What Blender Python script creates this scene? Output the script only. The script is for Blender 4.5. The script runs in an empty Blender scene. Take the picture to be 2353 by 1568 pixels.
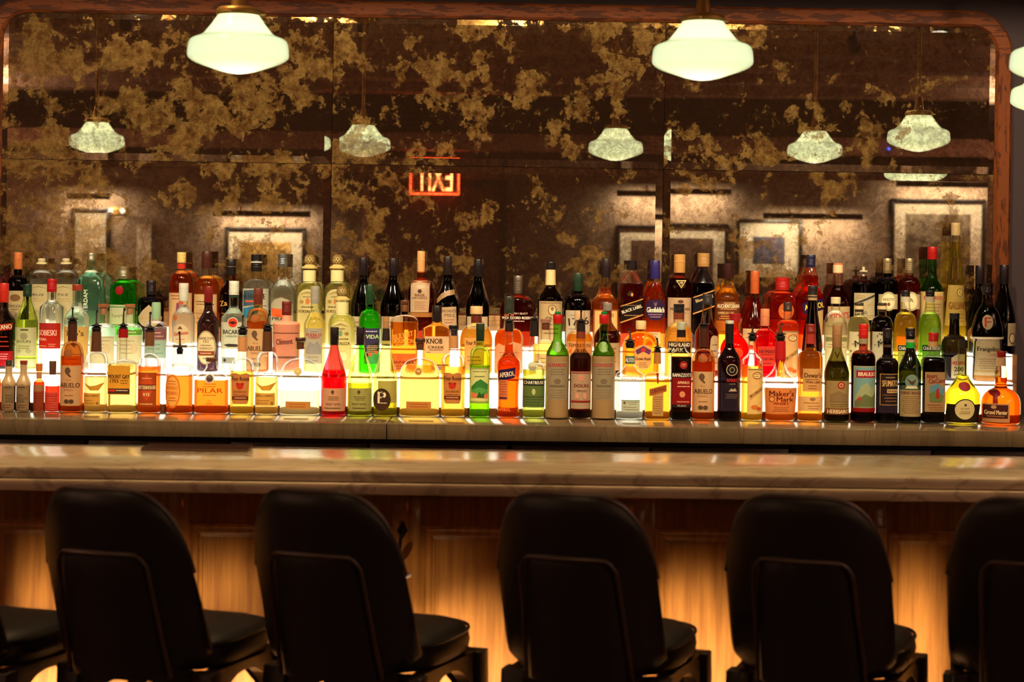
import bpy, math, random
from mathutils import Vector, Matrix

# ------------------------------------------------------------------ camera, world, exposure
random.seed(4)
sc = bpy.context.scene
col = sc.collection
FPX, CX, CY, TH, CAMZ = 4340.0, 1176.5, 590.0, 0.0125, 1.6      # focal length in px, principal point, roll, eye height
cam_d = bpy.data.cameras.new('camera')
cam = bpy.data.objects.new('camera', cam_d); col.objects.link(cam)
cam_d.sensor_width = 36.0
cam_d.lens = FPX / 2353.0 * 36.0
cam_d.shift_y = -(784.0 - CY) / 2353.0
cam_d.clip_start = 0.05
cam_d.dof.use_dof = True
cam_d.dof.focus_distance = 6.45
cam_d.dof.aperture_fstop = 4.5
cam.matrix_world = Matrix.Translation((0, 0, CAMZ)) @ Matrix.Rotation(math.pi / 2, 4, 'X') @ Matrix.Rotation(TH, 4, 'Z')
sc.camera = cam

w = bpy.data.worlds.new('world'); sc.world = w; w.use_nodes = True
w.node_tree.nodes['Background'].inputs[0].default_value = (0.10, 0.055, 0.075, 1)
w.node_tree.nodes['Background'].inputs[1].default_value = 0.05
sc.view_settings.view_transform = 'Standard'
sc.view_settings.look = 'None'
sc.view_settings.exposure = 0.0
sc.view_settings.gamma = 1.0
sc.view_settings.use_curve_mapping = False
cy = sc.cycles
cy.max_bounces = 14; cy.diffuse_bounces = 3; cy.glossy_bounces = 5; cy.transmission_bounces = 12
cy.transparent_max_bounces = 28; cy.use_adaptive_sampling = True; cy.adaptive_threshold = .04; cy.caustics_reflective = False; cy.caustics_refractive = True
cy.sample_clamp_indirect = 6.0; cy.use_denoising = True
cy.blur_glossy = 0.5

def pos(x, y, D):
    """photo pixel at depth D -> world x, z"""
    u, v = x - CX, y - CY
    return (u + TH * v) * D / FPX, CAMZ - (v - TH * u) * D / FPX

# ------------------------------------------------------------------ materials
def lin(c):
    r = []
    for v in c[:3]:
        v = v / 255.0
        r.append(v / 12.92 if v <= 0.04045 else ((v + 0.055) / 1.055) ** 2.4)
    return (r[0], r[1], r[2], 1.0)

MATS = {}
def new_mat(key):
    m = bpy.data.materials.new(key); m.use_nodes = True
    nt = m.node_tree
    for n in list(nt.nodes): nt.nodes.remove(n)
    out = nt.nodes.new('ShaderNodeOutputMaterial')
    return m, nt, out
def nd(nt, t, **kw):
    n = nt.nodes.new(t)
    for k, v in kw.items():
        if hasattr(n, k): setattr(n, k, v)
        else: n.inputs[k].default_value = v
    return n

def principled(key, c, rough=0.5, metal=0.0, coat=0.0, spec=0.5, emit=None, estr=0.0, sheen=0.0):
    if key in MATS: return MATS[key]
    m, nt, out = new_mat(key)
    p = nt.nodes.new('ShaderNodeBsdfPrincipled')
    p.inputs['Base Color'].default_value = lin(c)
    p.inputs['Roughness'].default_value = rough
    p.inputs['Metallic'].default_value = metal
    p.inputs['Coat Weight'].default_value = coat
    p.inputs['Specular IOR Level'].default_value = spec
    if emit: p.inputs['Emission Color'].default_value = lin(emit); p.inputs['Emission Strength'].default_value = estr
    nt.links.new(p.outputs[0], out.inputs[0])
    # fine procedural variation of roughness
    no = nd(nt, 'ShaderNodeTexNoise'); no.inputs['Scale'].default_value = 60
    mr = nd(nt, 'ShaderNodeMapRange'); mr.inputs[3].default_value = max(0, rough - .06); mr.inputs[4].default_value = min(1, rough + .06)
    nt.links.new(no.outputs[0], mr.inputs[0]); nt.links.new(mr.outputs[0], p.inputs['Roughness'])
    MATS[key] = m
    return m

def paper(c):
    """label paper: lets part of the light from behind through"""
    key = 'paper_%d_%d_%d' % tuple(c)
    if key in MATS: return MATS[key]
    m, nt, out = new_mat(key)
    no = nd(nt, 'ShaderNodeTexNoise'); no.inputs['Scale'].default_value = 90; no.inputs['Detail'].default_value = 4
    tc = nd(nt, 'ShaderNodeTexCoord'); nt.links.new(tc.outputs['Object'], no.inputs['Vector'])
    mx = nd(nt, 'ShaderNodeMix'); mx.data_type = 'RGBA'
    l = lin(c)
    mx.inputs[6].default_value = tuple(v * .82 for v in l[:3]) + (1,)
    mx.inputs[7].default_value = l
    nt.links.new(no.outputs[0], mx.inputs[0])
    d = nd(nt, 'ShaderNodeBsdfDiffuse'); t = nd(nt, 'ShaderNodeBsdfTranslucent')
    nt.links.new(mx.outputs[2], d.inputs[0]); nt.links.new(mx.outputs[2], t.inputs[0])
    ms = nd(nt, 'ShaderNodeMixShader'); ms.inputs[0].default_value = 0.42
    nt.links.new(d.outputs[0], ms.inputs[1]); nt.links.new(t.outputs[0], ms.inputs[2])
    g = nd(nt, 'ShaderNodeBsdfGlossy'); g.inputs['Roughness'].default_value = .35
    m2 = nd(nt, 'ShaderNodeMixShader'); m2.inputs[0].default_value = 0.03
    nt.links.new(ms.outputs[0], m2.inputs[1]); nt.links.new(g.outputs[0], m2.inputs[2])
    nt.links.new(m2.outputs[0], out.inputs[0])
    MATS[key] = m
    return m

def ink(c):
    return principled('ink_%d_%d_%d' % tuple(c), c, .55, spec=.2)

def cap_mat(c, metal=0.0, rough=.32):
    return principled('cap_%d_%d_%d_%d' % (c[0], c[1], c[2], int(metal * 10)), c, rough, metal)

def glass(c):
    """thin bottle wall; c = colour let through by both walls together"""
    key = 'glass_%.3f_%.3f_%.3f' % tuple(c)
    if key in MATS: return MATS[key]
    m, nt, out = new_mat(key)
    one = [math.sqrt(v) for v in c]
    edge = [v * (.30 if max(c) > .5 else .45) for v in one]
    lw = nd(nt, 'ShaderNodeLayerWeight'); lw.inputs['Blend'].default_value = .5
    pw = nd(nt, 'ShaderNodeMath', operation='POWER'); pw.inputs[1].default_value = 5.0
    nt.links.new(lw.outputs['Facing'], pw.inputs[0])
    mx = nd(nt, 'ShaderNodeMix'); mx.data_type = 'RGBA'
    mx.inputs[6].default_value = (*one, 1); mx.inputs[7].default_value = (*edge, 1)
    nt.links.new(pw.outputs[0], mx.inputs[0])
    tr = nd(nt, 'ShaderNodeBsdfTransparent'); nt.links.new(mx.outputs[2], tr.inputs[0])
    gl = nd(nt, 'ShaderNodeBsdfGlossy'); gl.inputs['Roughness'].default_value = .06
    gl.inputs[0].default_value = (.9, .9, .9, 1)
    fr = nd(nt, 'ShaderNodeFresnel'); fr.inputs['IOR'].default_value = 1.42
    mn = nd(nt, 'ShaderNodeMath', operation='MINIMUM'); mn.inputs[1].default_value = .55
    nt.links.new(fr.outputs[0], mn.inputs[0])
    ms = nd(nt, 'ShaderNodeMixShader')
    nt.links.new(mn.outputs[0], ms.inputs[0]); nt.links.new(tr.outputs[0], ms.inputs[1]); nt.links.new(gl.outputs[0], ms.inputs[2])
    nt.links.new(ms.outputs[0], out.inputs[0])
    MATS[key] = m
    return m

def liquid(c):
    key = 'liquid_%.3f_%.3f_%.3f' % tuple(c)
    if key in MATS: return MATS[key]
    m, nt, out = new_mat(key)
    g = nd(nt, 'ShaderNodeBsdfRefraction'); g.inputs['IOR'].default_value = 1.20; g.inputs['Roughness'].default_value = 0.0
    g.inputs[0].default_value = (*[math.sqrt(v) for v in c], 1)
    gl = nd(nt, 'ShaderNodeBsdfGlossy'); gl.inputs['Roughness'].default_value = .05
    fr = nd(nt, 'ShaderNodeFresnel'); fr.inputs['IOR'].default_value = 1.15
    ms = nd(nt, 'ShaderNodeMixShader')
    body = nd(nt, 'ShaderNodeBsdfTranslucent'); body.inputs[0].default_value = (*c, 1)
    mb = nd(nt, 'ShaderNodeMixShader'); mb.inputs[0].default_value = .22
    nt.links.new(g.outputs[0], mb.inputs[1]); nt.links.new(body.outputs[0], mb.inputs[2])
    nt.links.new(fr.outputs[0], ms.inputs[0]); nt.links.new(mb.outputs[0], ms.inputs[1]); nt.links.new(gl.outputs[0], ms.inputs[2])
    nt.links.new(ms.outputs[0], out.inputs[0])
    MATS[key] = m
    return m

def emission(key, c, s):
    if key in MATS: return MATS[key]
    m, nt, out = new_mat(key)
    e = nd(nt, 'ShaderNodeEmission'); e.inputs[0].default_value = (*c, 1); e.inputs[1].default_value = s
    nt.links.new(e.outputs[0], out.inputs[0]); MATS[key] = m
    return m

def wood(key, c1, c2, axis='Z', scale=1.0, rough=.42, ring=False, coat=.1, spec=.5):
    """grain runs along axis"""
    if key in MATS: return MATS[key]
    m, nt, out = new_mat(key)
    tc = nd(nt, 'ShaderNodeTexCoord'); mp = nd(nt, 'ShaderNodeMapping')
    s = {'X': (1.2, 22, 22), 'Y': (22, 1.2, 22), 'Z': (22, 22, 1.2)}[axis]
    if ring: s = {'X': (1.3, 7, 7), 'Z': (7, 7, 1.3)}[axis]
    mp.inputs['Scale'].default_value = tuple(v * scale for v in s)
    nt.links.new(tc.outputs['Object'], mp.inputs[0])
    no = nd(nt, 'ShaderNodeTexNoise'); no.inputs['Scale'].default_value = 2.5; no.inputs['Detail'].default_value = 7; no.inputs['Roughness'].default_value = .65
    nt.links.new(mp.outputs[0], no.inputs['Vector'])
    src = no.outputs[0]
    if ring:
        mu = nd(nt, 'ShaderNodeMath', operation='MULTIPLY'); mu.inputs[1].default_value = 26; nt.links.new(src, mu.inputs[0])
        si = nd(nt, 'ShaderNodeMath', operation='SINE'); nt.links.new(mu.outputs[0], si.inputs[0])
        mr0 = nd(nt, 'ShaderNodeMapRange'); mr0.inputs[1].default_value = -1; nt.links.new(si.outputs[0], mr0.inputs[0])
        src = mr0.outputs[0]
    rp = nd(nt, 'ShaderNodeValToRGB')
    rp.color_ramp.elements[0].position = .32; rp.color_ramp.elements[0].color = lin(c1)
    rp.color_ramp.elements[1].position = .68; rp.color_ramp.elements[1].color = lin(c2)
    nt.links.new(src, rp.inputs[0])
    p = nd(nt, 'ShaderNodeBsdfPrincipled'); p.inputs['Roughness'].default_value = rough; p.inputs['Coat Weight'].default_value = coat; p.inputs['Specular IOR Level'].default_value = spec
    nt.links.new(rp.outputs[0], p.inputs['Base Color'])
    bp = nd(nt, 'ShaderNodeBump'); bp.inputs['Strength'].default_value = .15; bp.inputs['Distance'].default_value = .002
    nt.links.new(src, bp.inputs['Height']); nt.links.new(bp.outputs[0], p.inputs['Normal'])
    nt.links.new(p.outputs[0], out.inputs[0]); MATS[key] = m
    return m

def stone(key, c1, c2, vein, rough=.12, scale=3.0, stretch=(1, 1, 1)):
    if key in MATS: return MATS[key]
    m, nt, out = new_mat(key)
    tc = nd(nt, 'ShaderNodeTexCoord'); mp = nd(nt, 'ShaderNodeMapping'); mp.inputs['Scale'].default_value = stretch
    nt.links.new(tc.outputs['Object'], mp.inputs[0])
    n1 = nd(nt, 'ShaderNodeTexNoise'); n1.inputs['Scale'].default_value = scale; n1.inputs['Detail'].default_value = 8; n1.inputs['Distortion'].default_value = 1.2
    nt.links.new(mp.outputs[0], n1.inputs['Vector'])
    rp = nd(nt, 'ShaderNodeValToRGB')
    rp.color_ramp.elements[0].position = .3; rp.color_ramp.elements[0].color = lin(c1)
    rp.color_ramp.elements[1].position = .7; rp.color_ramp.elements[1].color = lin(c2)
    nt.links.new(n1.outputs[0], rp.inputs[0])
    n2 = nd(nt, 'ShaderNodeTexNoise'); n2.inputs['Scale'].default_value = scale * 1.7; n2.inputs['Detail'].default_value = 6; n2.inputs['Distortion'].default_value = 2.0
    nt.links.new(mp.outputs[0], n2.inputs['Vector'])
    sb = nd(nt, 'ShaderNodeMath', operation='SUBTRACT'); sb.inputs[1].default_value = .5; nt.links.new(n2.outputs[0], sb.inputs[0])
    ab = nd(nt, 'ShaderNodeMath', operation='ABSOLUTE'); nt.links.new(sb.outputs[0], ab.inputs[0])
    r2 = nd(nt, 'ShaderNodeMapRange'); r2.inputs[1].default_value = 0; r2.inputs[2].default_value = .035; r2.inputs[3].default_value = .55; r2.inputs[4].default_value = 0
    nt.links.new(ab.outputs[0], r2.inputs[0])
    mx = nd(nt, 'ShaderNodeMix'); mx.data_type = 'RGBA'; mx.inputs[7].default_value = lin(vein)
    nt.links.new(r2.outputs[0], mx.inputs[0]); nt.links.new(rp.outputs[0], mx.inputs[6])
    p = nd(nt, 'ShaderNodeBsdfPrincipled'); p.inputs['Roughness'].default_value = rough
    nt.links.new(mx.outputs[2], p.inputs['Base Color'])
    nt.links.new(p.outputs[0], out.inputs[0]); MATS[key] = m
    return m

def plaster(key, c, var=.8, rough=.8, scale=3):
    if key in MATS: return MATS[key]
    m, nt, out = new_mat(key)
    tc = nd(nt, 'ShaderNodeTexCoord')
    no = nd(nt, 'ShaderNodeTexNoise'); no.inputs['Scale'].default_value = scale; no.inputs['Detail'].default_value = 6
    nt.links.new(tc.outputs['Object'], no.inputs['Vector'])
    mx = nd(nt, 'ShaderNodeMix'); mx.data_type = 'RGBA'; l = lin(c)
    mx.inputs[6].default_value = tuple(v * var for v in l[:3]) + (1,); mx.inputs[7].default_value = l
    nt.links.new(no.outputs[0], mx.inputs[0])
    p = nd(nt, 'ShaderNodeBsdfPrincipled'); p.inputs['Roughness'].default_value = rough
    nt.links.new(mx.outputs[2], p.inputs['Base Color']); nt.links.new(p.outputs[0], out.inputs[0]); MATS[key] = m
    return m

def antique_mirror():
    """silvering with dark specks, tarnished golden-brown blotches where the silver has gone"""
    m, nt, out = new_mat('antique_mirror')
    ge = nd(nt, 'ShaderNodeNewGeometry'); oi = nd(nt, 'ShaderNodeObjectInfo')
    rv = nd(nt, 'ShaderNodeMath', operation='MULTIPLY'); rv.inputs[1].default_value = 9.0; nt.links.new(oi.outputs['Random'], rv.inputs[0])
    va = nd(nt, 'ShaderNodeVectorMath', operation='ADD'); nt.links.new(ge.outputs['Position'], va.inputs[0]); nt.links.new(rv.outputs[0], va.inputs[1])
    V = va.outputs[0]
    def noise(scale, detail, rough=.6, dist=0.0):
        n = nd(nt, 'ShaderNodeTexNoise'); n.inputs['Scale'].default_value = scale; n.inputs['Detail'].default_value = detail
        n.inputs['Roughness'].default_value = rough; n.inputs['Distortion'].default_value = dist
        nt.links.new(V, n.inputs['Vector']); return n.outputs[0]
    def rng(src, a, b, c=0.0, d=1.0):
        r = nd(nt, 'ShaderNodeMapRange'); r.inputs[1].default_value = a; r.inputs[2].default_value = b
        r.inputs[3].default_value = c; r.inputs[4].default_value = d; nt.links.new(src, r.inputs[0]); return r.outputs[0]
    def math2(op, a, b):
        n = nd(nt, 'ShaderNodeMath', operation=op)
        for i, v in enumerate((a, b)):
            if isinstance(v, (int, float)): n.inputs[i].default_value = v
            else: nt.links.new(v, n.inputs[i])
        return n.outputs[0]
    # blotches: islands broken up by fine noise; thicker towards the left end of the mirror
    sx = nd(nt, 'ShaderNodeSeparateXYZ'); nt.links.new(ge.outputs['Position'], sx.inputs[0])
    side = rng(sx.outputs[0], -1.9, 1.8, .022, -.046)
    big = noise(3.4, 4, .55, .2)
    fine = noise(12, 14, .70, .12)
    s = math2('ADD', math2('ADD', math2('MULTIPLY', big, .46), math2('MULTIPLY', fine, .66)), side)
    blot = rng(s, .566, .590)
    fleck = math2('MULTIPLY', rng(noise(30, 10, .75, .6), .585, .64), rng(noise(4.0, 4, .6), .42, .60))
    cover = math2('MAXIMUM', blot, math2('MULTIPLY', fleck, .8))
    cover = math2('MULTIPLY', cover, rng(noise(70, 6, .7), .30, .50, .45, 1.0))
    # specks and cloudy rings in the silver
    speck = rng(noise(75, 8, .78), .40, .58)
    pit = rng(noise(24, 8, .72, 1.1), .40, .57)
    sil = nd(nt, 'ShaderNodeMix'); sil.data_type = 'RGBA'
    sil.inputs[6].default_value = (.24, .19, .15, 1); sil.inputs[7].default_value = (.92, .86, .74, 1)
    nt.links.new(math2('MULTIPLY', math2('ADD', math2('MULTIPLY', speck, .5), .5), math2('ADD', math2('MULTIPLY', pit, .62), .38)), sil.inputs[0])
    gm = nd(nt, 'ShaderNodeBsdfGlossy'); gm.inputs['Roughness'].default_value = .010; nt.links.new(sil.outputs[2], gm.inputs[0])
    # tarnish: mostly matt
    go = nd(nt, 'ShaderNodeMix'); go.data_type = 'RGBA'
    go.inputs[6].default_value = (.085, .032, .008, 1); go.inputs[7].default_value = (.28, .165, .050, 1)
    nt.links.new(rng(noise(34, 8, .7), .36, .60), go.inputs[0])
    di = nd(nt, 'ShaderNodeBsdfDiffuse'); nt.links.new(go.outputs[2], di.inputs[0])
    gr = nd(nt, 'ShaderNodeBsdfGlossy'); gr.inputs['Roughness'].default_value = .16; nt.links.new(go.outputs[2], gr.inputs[0])
    tm = nd(nt, 'ShaderNodeMixShader'); tm.inputs[0].default_value = .45
    nt.links.new(di.outputs[0], tm.inputs[1]); nt.links.new(gr.outputs[0], tm.inputs[2])
    # brown haze over the whole glass
    hz = nd(nt, 'ShaderNodeBsdfDiffuse'); hz.inputs[0].default_value = (.17, .075, .040, 1)
    mh = nd(nt, 'ShaderNodeMixShader'); mh.inputs[0].default_value = .07
    nt.links.new(gm.outputs[0], mh.inputs[1]); nt.links.new(hz.outputs[0], mh.inputs[2])
    ms = nd(nt, 'ShaderNodeMixShader')
    nt.links.new(math2('MULTIPLY', cover, .80), ms.inputs[0]); nt.links.new(mh.outputs[0], ms.inputs[1]); nt.links.new(tm.outputs[0], ms.inputs[2])
    nt.links.new(ms.outputs[0], out.inputs[0])
    return m

# ------------------------------------------------------------------ mesh helpers
class MB:
    def __init__(s): s.v, s.f = [], []
    def add(s, vs, fs):
        o = len(s.v); s.v += [tuple(p) for p in vs]; s.f += [tuple(i + o for i in f) for f in fs]; return s
    def box(s, x0, x1, y0, y1, z0, z1):
        return s.add([(x0, y0, z0), (x1, y0, z0), (x1, y1, z0), (x0, y1, z0), (x0, y0, z1), (x1, y0, z1), (x1, y1, z1), (x0, y1, z1)],
                     [(0, 3, 2, 1), (4, 5, 6, 7), (0, 1, 5, 4), (1, 2, 6, 5), (2, 3, 7, 6), (3, 0, 4, 7)])
    def lathe(s, prof, seg=28, c=(0, 0, 0), close=True):
        """prof: (r, z) from bottom to top"""
        vs, fs, n = [], [], len(prof)
        for r, z in prof:
            for k in range(seg):
                a = 2 * math.pi * k / seg
                vs.append((c[0] + r * math.cos(a), c[1] + r * math.sin(a), c[2] + z))
        for i in range(n - 1):
            for k in range(seg):
                k2 = (k + 1) % seg
                fs.append((i * seg + k, i * seg + k2, (i + 1) * seg + k2, (i + 1) * seg + k))
        if close:
            fs.append(tuple(reversed(range(seg)))); fs.append(tuple((n - 1) * seg + k for k in range(seg)))
        return s.add(vs, fs)
    def tube(s, pts, rad, seg=10):
        pts = [Vector(p) for p in pts]; n = len(pts)
        rad = rad if isinstance(rad, (list, tuple)) else [rad] * n
        vs, fs, up = [], [], None
        for i, p in enumerate(pts):
            d = (pts[min(i + 1, n - 1)] - pts[max(i - 1, 0)]).normalized()
            if up is None: up = Vector((0, 0, 1)) if abs(d.z) < .9 else Vector((1, 0, 0))
            sd = d.cross(up).normalized(); up = sd.cross(d).normalized()
            for k in range(seg):
                a = 2 * math.pi * k / seg
                vs.append(p + (sd * math.cos(a) + up * math.sin(a)) * rad[i])
        for i in range(n - 1):
            for k in range(seg):
                k2 = (k + 1) % seg
                fs.append((i * seg + k, i * seg + k2, (i + 1) * seg + k2, (i + 1) * seg + k))
        fs.append(tuple(reversed(range(seg)))); fs.append(tuple((n - 1) * seg + k for k in range(seg)))
        return s.add(vs, fs)
    def prism(s, poly, axis, a, b):
        """poly of 2-tuples extruded along axis from a to b"""
        def P(q, t):
            return {'x': (t, q[0], q[1]), 'y': (q[0], t, q[1]), 'z': (q[0], q[1], t)}[axis]
        n = len(poly)
        vs = [P(q, a) for q in poly] + [P(q, b) for q in poly]
        fs = [tuple(range(n)), tuple(reversed(range(n, 2 * n)))] + [(i, i + n, (i + 1) % n + n, (i + 1) % n) for i in range(n)]
        return s.add(vs, fs)
    def build(s, name, mat, parent=None, smooth=True, bevel=0.0, loc=None, rotz=0.0, segs=2, angle=40):
        me = bpy.data.meshes.new(name); me.from_pydata(s.v, [], s.f); me.update()
        me.materials.append(mat)
        o = bpy.data.objects.new(name, me); col.objects.link(o)
        if parent: o.parent = parent
        if loc: o.location = loc
        o.rotation_euler.z = rotz
        import bmesh
        bm = bmesh.new(); bm.from_mesh(me); bmesh.ops.recalc_face_normals(bm, faces=bm.faces[:])
        if bevel > 0:
            es = [e for e in bm.edges if len(e.link_faces) == 2 and e.calc_face_angle(0) > math.radians(25)]
            bmesh.ops.bevel(bm, geom=es, offset=bevel, segments=segs, profile=.5, affect='EDGES', clamp_overlap=True)
        bm.to_mesh(me); bm.free()
        if smooth:
            me.polygons.foreach_set('use_smooth', [True] * len(me.polygons))
            me.set_sharp_from_angle(angle=math.radians(angle))
        return o

def empty(name, loc=(0, 0, 0), rotz=0.0):
    o = bpy.data.objects.new(name, None); col.objects.link(o)
    o.location = loc; o.rotation_euler.z = rotz; o.empty_display_size = .05
    return o
def tag(o, label, cat, group=None, kind=None):
    o['label'] = label; o['category'] = cat
    if group: o['group'] = group
    if kind: o['kind'] = kind
    return o
def struct(o, label=None):
    o['kind'] = 'structure'
    if label: o['label'] = label
    return o
def box(name, mat, x0, x1, y0, y1, z0, z1, parent=None, bevel=0.0):
    return MB().box(x0, x1, y0, y1, z0, z1).build(name, mat, parent, smooth=bevel > 0, bevel=bevel)
def copy_tree(o, parent=None):
    c = o.copy(); col.objects.link(c)
    if parent: c.parent = parent
    for ch in list(o.children): copy_tree(ch, c)
    return c

# text outlines, made once per string before the scene fills up
TEXT = {}
def make_texts(strings):
    obs = []
    for s_ in sorted(strings):
        cu = bpy.data.curves.new('t', 'FONT'); cu.body = s_; cu.size = 1; cu.resolution_u = 2; cu.offset = 0.0
        o = bpy.data.objects.new('t', cu); col.objects.link(o); obs.append((s_, o))
    dg = bpy.context.evaluated_depsgraph_get()
    for s_, o in obs:
        me = o.evaluated_get(dg).to_mesh()
        vs = [(v.co.x, v.co.y) for v in me.vertices]; fs = [tuple(p.vertices) for p in me.polygons]
        if vs:
            x0, x1 = min(v[0] for v in vs), max(v[0] for v in vs); y0, y1 = min(v[1] for v in vs), max(v[1] for v in vs)
            TEXT[s_] = ([((v[0] - (x0 + x1) / 2) / (x1 - x0), (v[1] - (y0 + y1) / 2) / (y1 - y0)) for v in vs], fs)
        o.evaluated_get(dg).to_mesh_clear()
    for s_, o in obs:
        cu = o.data; bpy.data.objects.remove(o); bpy.data.curves.remove(cu)
# ------------------------------------------------------------------ key levels (metres)
Z_BAR, Z_BACK, Z_S1, Z_S2 = 1.096, 1.055, 1.190, 1.279
Y_BAR0, Y_BAR1, Y_PANEL = 4.40, 4.90, 4.66
Y_BACK0, Y_WALL, Y_MIRROR, Y_REAR = 6.10, 6.80, 6.77, -1.50
Z_CEIL = 3.0
ROW = {'F': (6.38, Z_BACK), 'M': (6.54, Z_S1), 'B': (6.695, Z_S2)}

# shared materials
M_wall = plaster('wall_paint', (58, 42, 46), .85)
M_rear = plaster('rear_wall_paint', (132, 112, 92), .8)
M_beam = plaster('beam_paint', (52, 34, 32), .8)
M_ceil = plaster('ceiling_paint', (196, 164, 146), .75)
M_floor = wood('floor_boards', (40, 24, 16), (66, 40, 26), 'X', .6, .4)
M_frame_h = wood('frame_oak_h', (72, 31, 9), (112, 55, 18), 'X', 1.6, .6, ring=True, coat=0, spec=.2)
M_frame_v = wood('frame_oak_v', (72, 31, 9), (112, 55, 18), 'Z', 1.6, .6, ring=True, coat=0, spec=.2)
M_panel = wood('bar_oak', (128, 80, 34), (176, 120, 56), 'Z', 1.0, .36, coat=.25)
M_marble = stone('bar_marble', (166, 152, 128), (214, 202, 178), (126, 110, 90), .19, 2.6, (.6, 1.6, 1))
M_counter = stone('back_counter_stone', (80, 63, 43), (106, 86, 60), (76, 60, 42), .16, 3, (1.6, 1, .3))
M_dark = wood('cabinet_wood', (26, 10, 12), (42, 18, 18), 'Z', 1.0, .4)
M_brass = principled('brass', (196, 154, 84), .35, .7)
M_darkbrass = principled('dark_brass', (66, 46, 28), .4, .8)
M_black = principled('black_metal', (16, 14, 14), .4, .3)
M_steel = principled('steel', (190, 188, 182), .25, 1.0)
M_riserwood = wood('riser_wood', (120, 74, 36), (164, 108, 58), 'X', 1.2, .5)
M_acrylic = emission('lit_acrylic', (1.0, .90, .70), 4.0)
M_mirror = antique_mirror()
M_glowoak = wood('frame_glow_oak', (176, 128, 76), (214, 168, 108), 'X', 1.5, .5)  # lighter frame oak; the riser's glow on it is painted in
M_edge = principled('clear_edge', (206, 190, 160), .2)

# ------------------------------------------------------------------ room shell
XL, XR = -5.2, 5.2
struct(box('floor', M_floor, XL, XR, Y_REAR - .1, Y_WALL + .1, -.1, 0), 'dark timber floor of the bar room')
struct(box('ceiling', M_ceil, XL, XR, Y_REAR - .1, Y_WALL + .1, Z_CEIL, Z_CEIL + .1), 'brown painted ceiling seen in the mirror')
struct(box('wall_back', M_wall, XL, XR, Y_WALL, Y_WALL + .1, 0, Z_CEIL), 'dark plum painted wall behind the mirror')
struct(box('wall_rear', M_rear, XL, XR, Y_REAR - .1, Y_REAR, 0, Z_CEIL), 'brown wall opposite the bar with pictures, seen in the mirror')
struct(box('wall_left', M_wall, XL - .1, XL, Y_REAR - .1, Y_WALL + .1, 0, Z_CEIL))
struct(box('wall_right', M_wall, XR, XR + .1, Y_REAR - .1, Y_WALL + .1, 0, Z_CEIL))
for i, (y0, h) in enumerate(((-1.0, .16), (-.15, .14), (.75, .14), (1.65, .14), (2.55, .14), (5.4, .14))):
    struct(box('trim_%d' % (i + 1), M_ceil, XL, XR, y0, y0 + .26, Z_CEIL - h, Z_CEIL), 'dark ceiling beam running along the room')
struct(box('trim_7', M_ceil, XL, XR, Y_REAR, Y_REAR + .16, 2.43, 2.57, bevel=.01), 'pale horizontal moulding high on the opposite wall')
struct(box('trim_8', M_beam, XL, XR, Y_REAR, Y_REAR + .03, 2.57, Z_CEIL), 'dark band of wall above the moulding')
struct(box('trim_9', M_beam, XL, XR, Y_REAR, Y_REAR + .05, 2.34, 2.43), 'dark board below the moulding')
struct(box('baseboard_rear', M_dark, XL, XR, Y_REAR, Y_REAR + .02, 0, .14))

# ------------------------------------------------------------------ mirror
MX0, MX1, MZ0, MZ1 = -1.841, 1.729, 1.389, 2.455
MC = ((MX0 + MX1) / 2, (MZ0 + MZ1) / 2)
mir = empty('wall_mirror', (MC[0], Y_WALL, MC[1]))
mir.rotation_euler.y = .0035
tag(mir, 'huge tarnished antique mirror in a round cornered oak frame behind the bottles', 'mirror')
hw, hh, RAD, RW = (MX1 - MX0) / 2, (MZ1 - MZ0) / 2, .10, .053
SEC = [(-.006, 0), (-.006, -.034), (.004, -.044), (RW - .008, -.044), (RW, -.036), (RW, 0)]
def frame_piece(name, pts, mat):
    m = MB(); n = len(SEC); vs, fs = [], []
    for (px, pz, nx, nz) in pts:
        for o_, y_ in SEC: vs.append((px + nx * o_, y_, pz + nz * o_))
    for i in range(len(pts) - 1):
        for k in range(n):
            k2 = (k + 1) % n
            fs.append((i * n + k, i * n + k2, (i + 1) * n + k2, (i + 1) * n + k))
    fs.append(tuple(range(n))); fs.append(tuple((len(pts) - 1) * n + k for k in reversed(range(n))))
    return m.add(vs, fs).build(name, mat, mir, smooth=True)
frame_piece('frame_rail', [(-hw + RAD, hh, 0, 1), (hw - RAD, hh, 0, 1)], M_frame_h)
frame_piece('frame_rail', [(-hw + RAD, -hh, 0, -1), (hw - RAD, -hh, 0, -1)], M_frame_h)
frame_piece('frame_stile', [(-hw, -hh + RAD, -1, 0), (-hw, hh - RAD, -1, 0)], M_frame_v)
frame_piece('frame_stile', [(hw, -hh + RAD, 1, 0), (hw, hh - RAD, 1, 0)], M_frame_v)
for sx_, sz_ in ((1, 1), (1, -1), (-1, 1), (-1, -1)):
    pts = []
    for k in range(13):
        a = math.pi / 2 * k / 12
        pts.append((sx_ * (hw - RAD + RAD * math.cos(a)), sz_ * (hh - RAD + RAD * math.sin(a)), sx_ * math.cos(a), sz_ * math.sin(a)))
    frame_piece('frame_corner', pts, M_frame_h)
PW, PH, BEV = 2 * hw / 3, hh, .026
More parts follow.
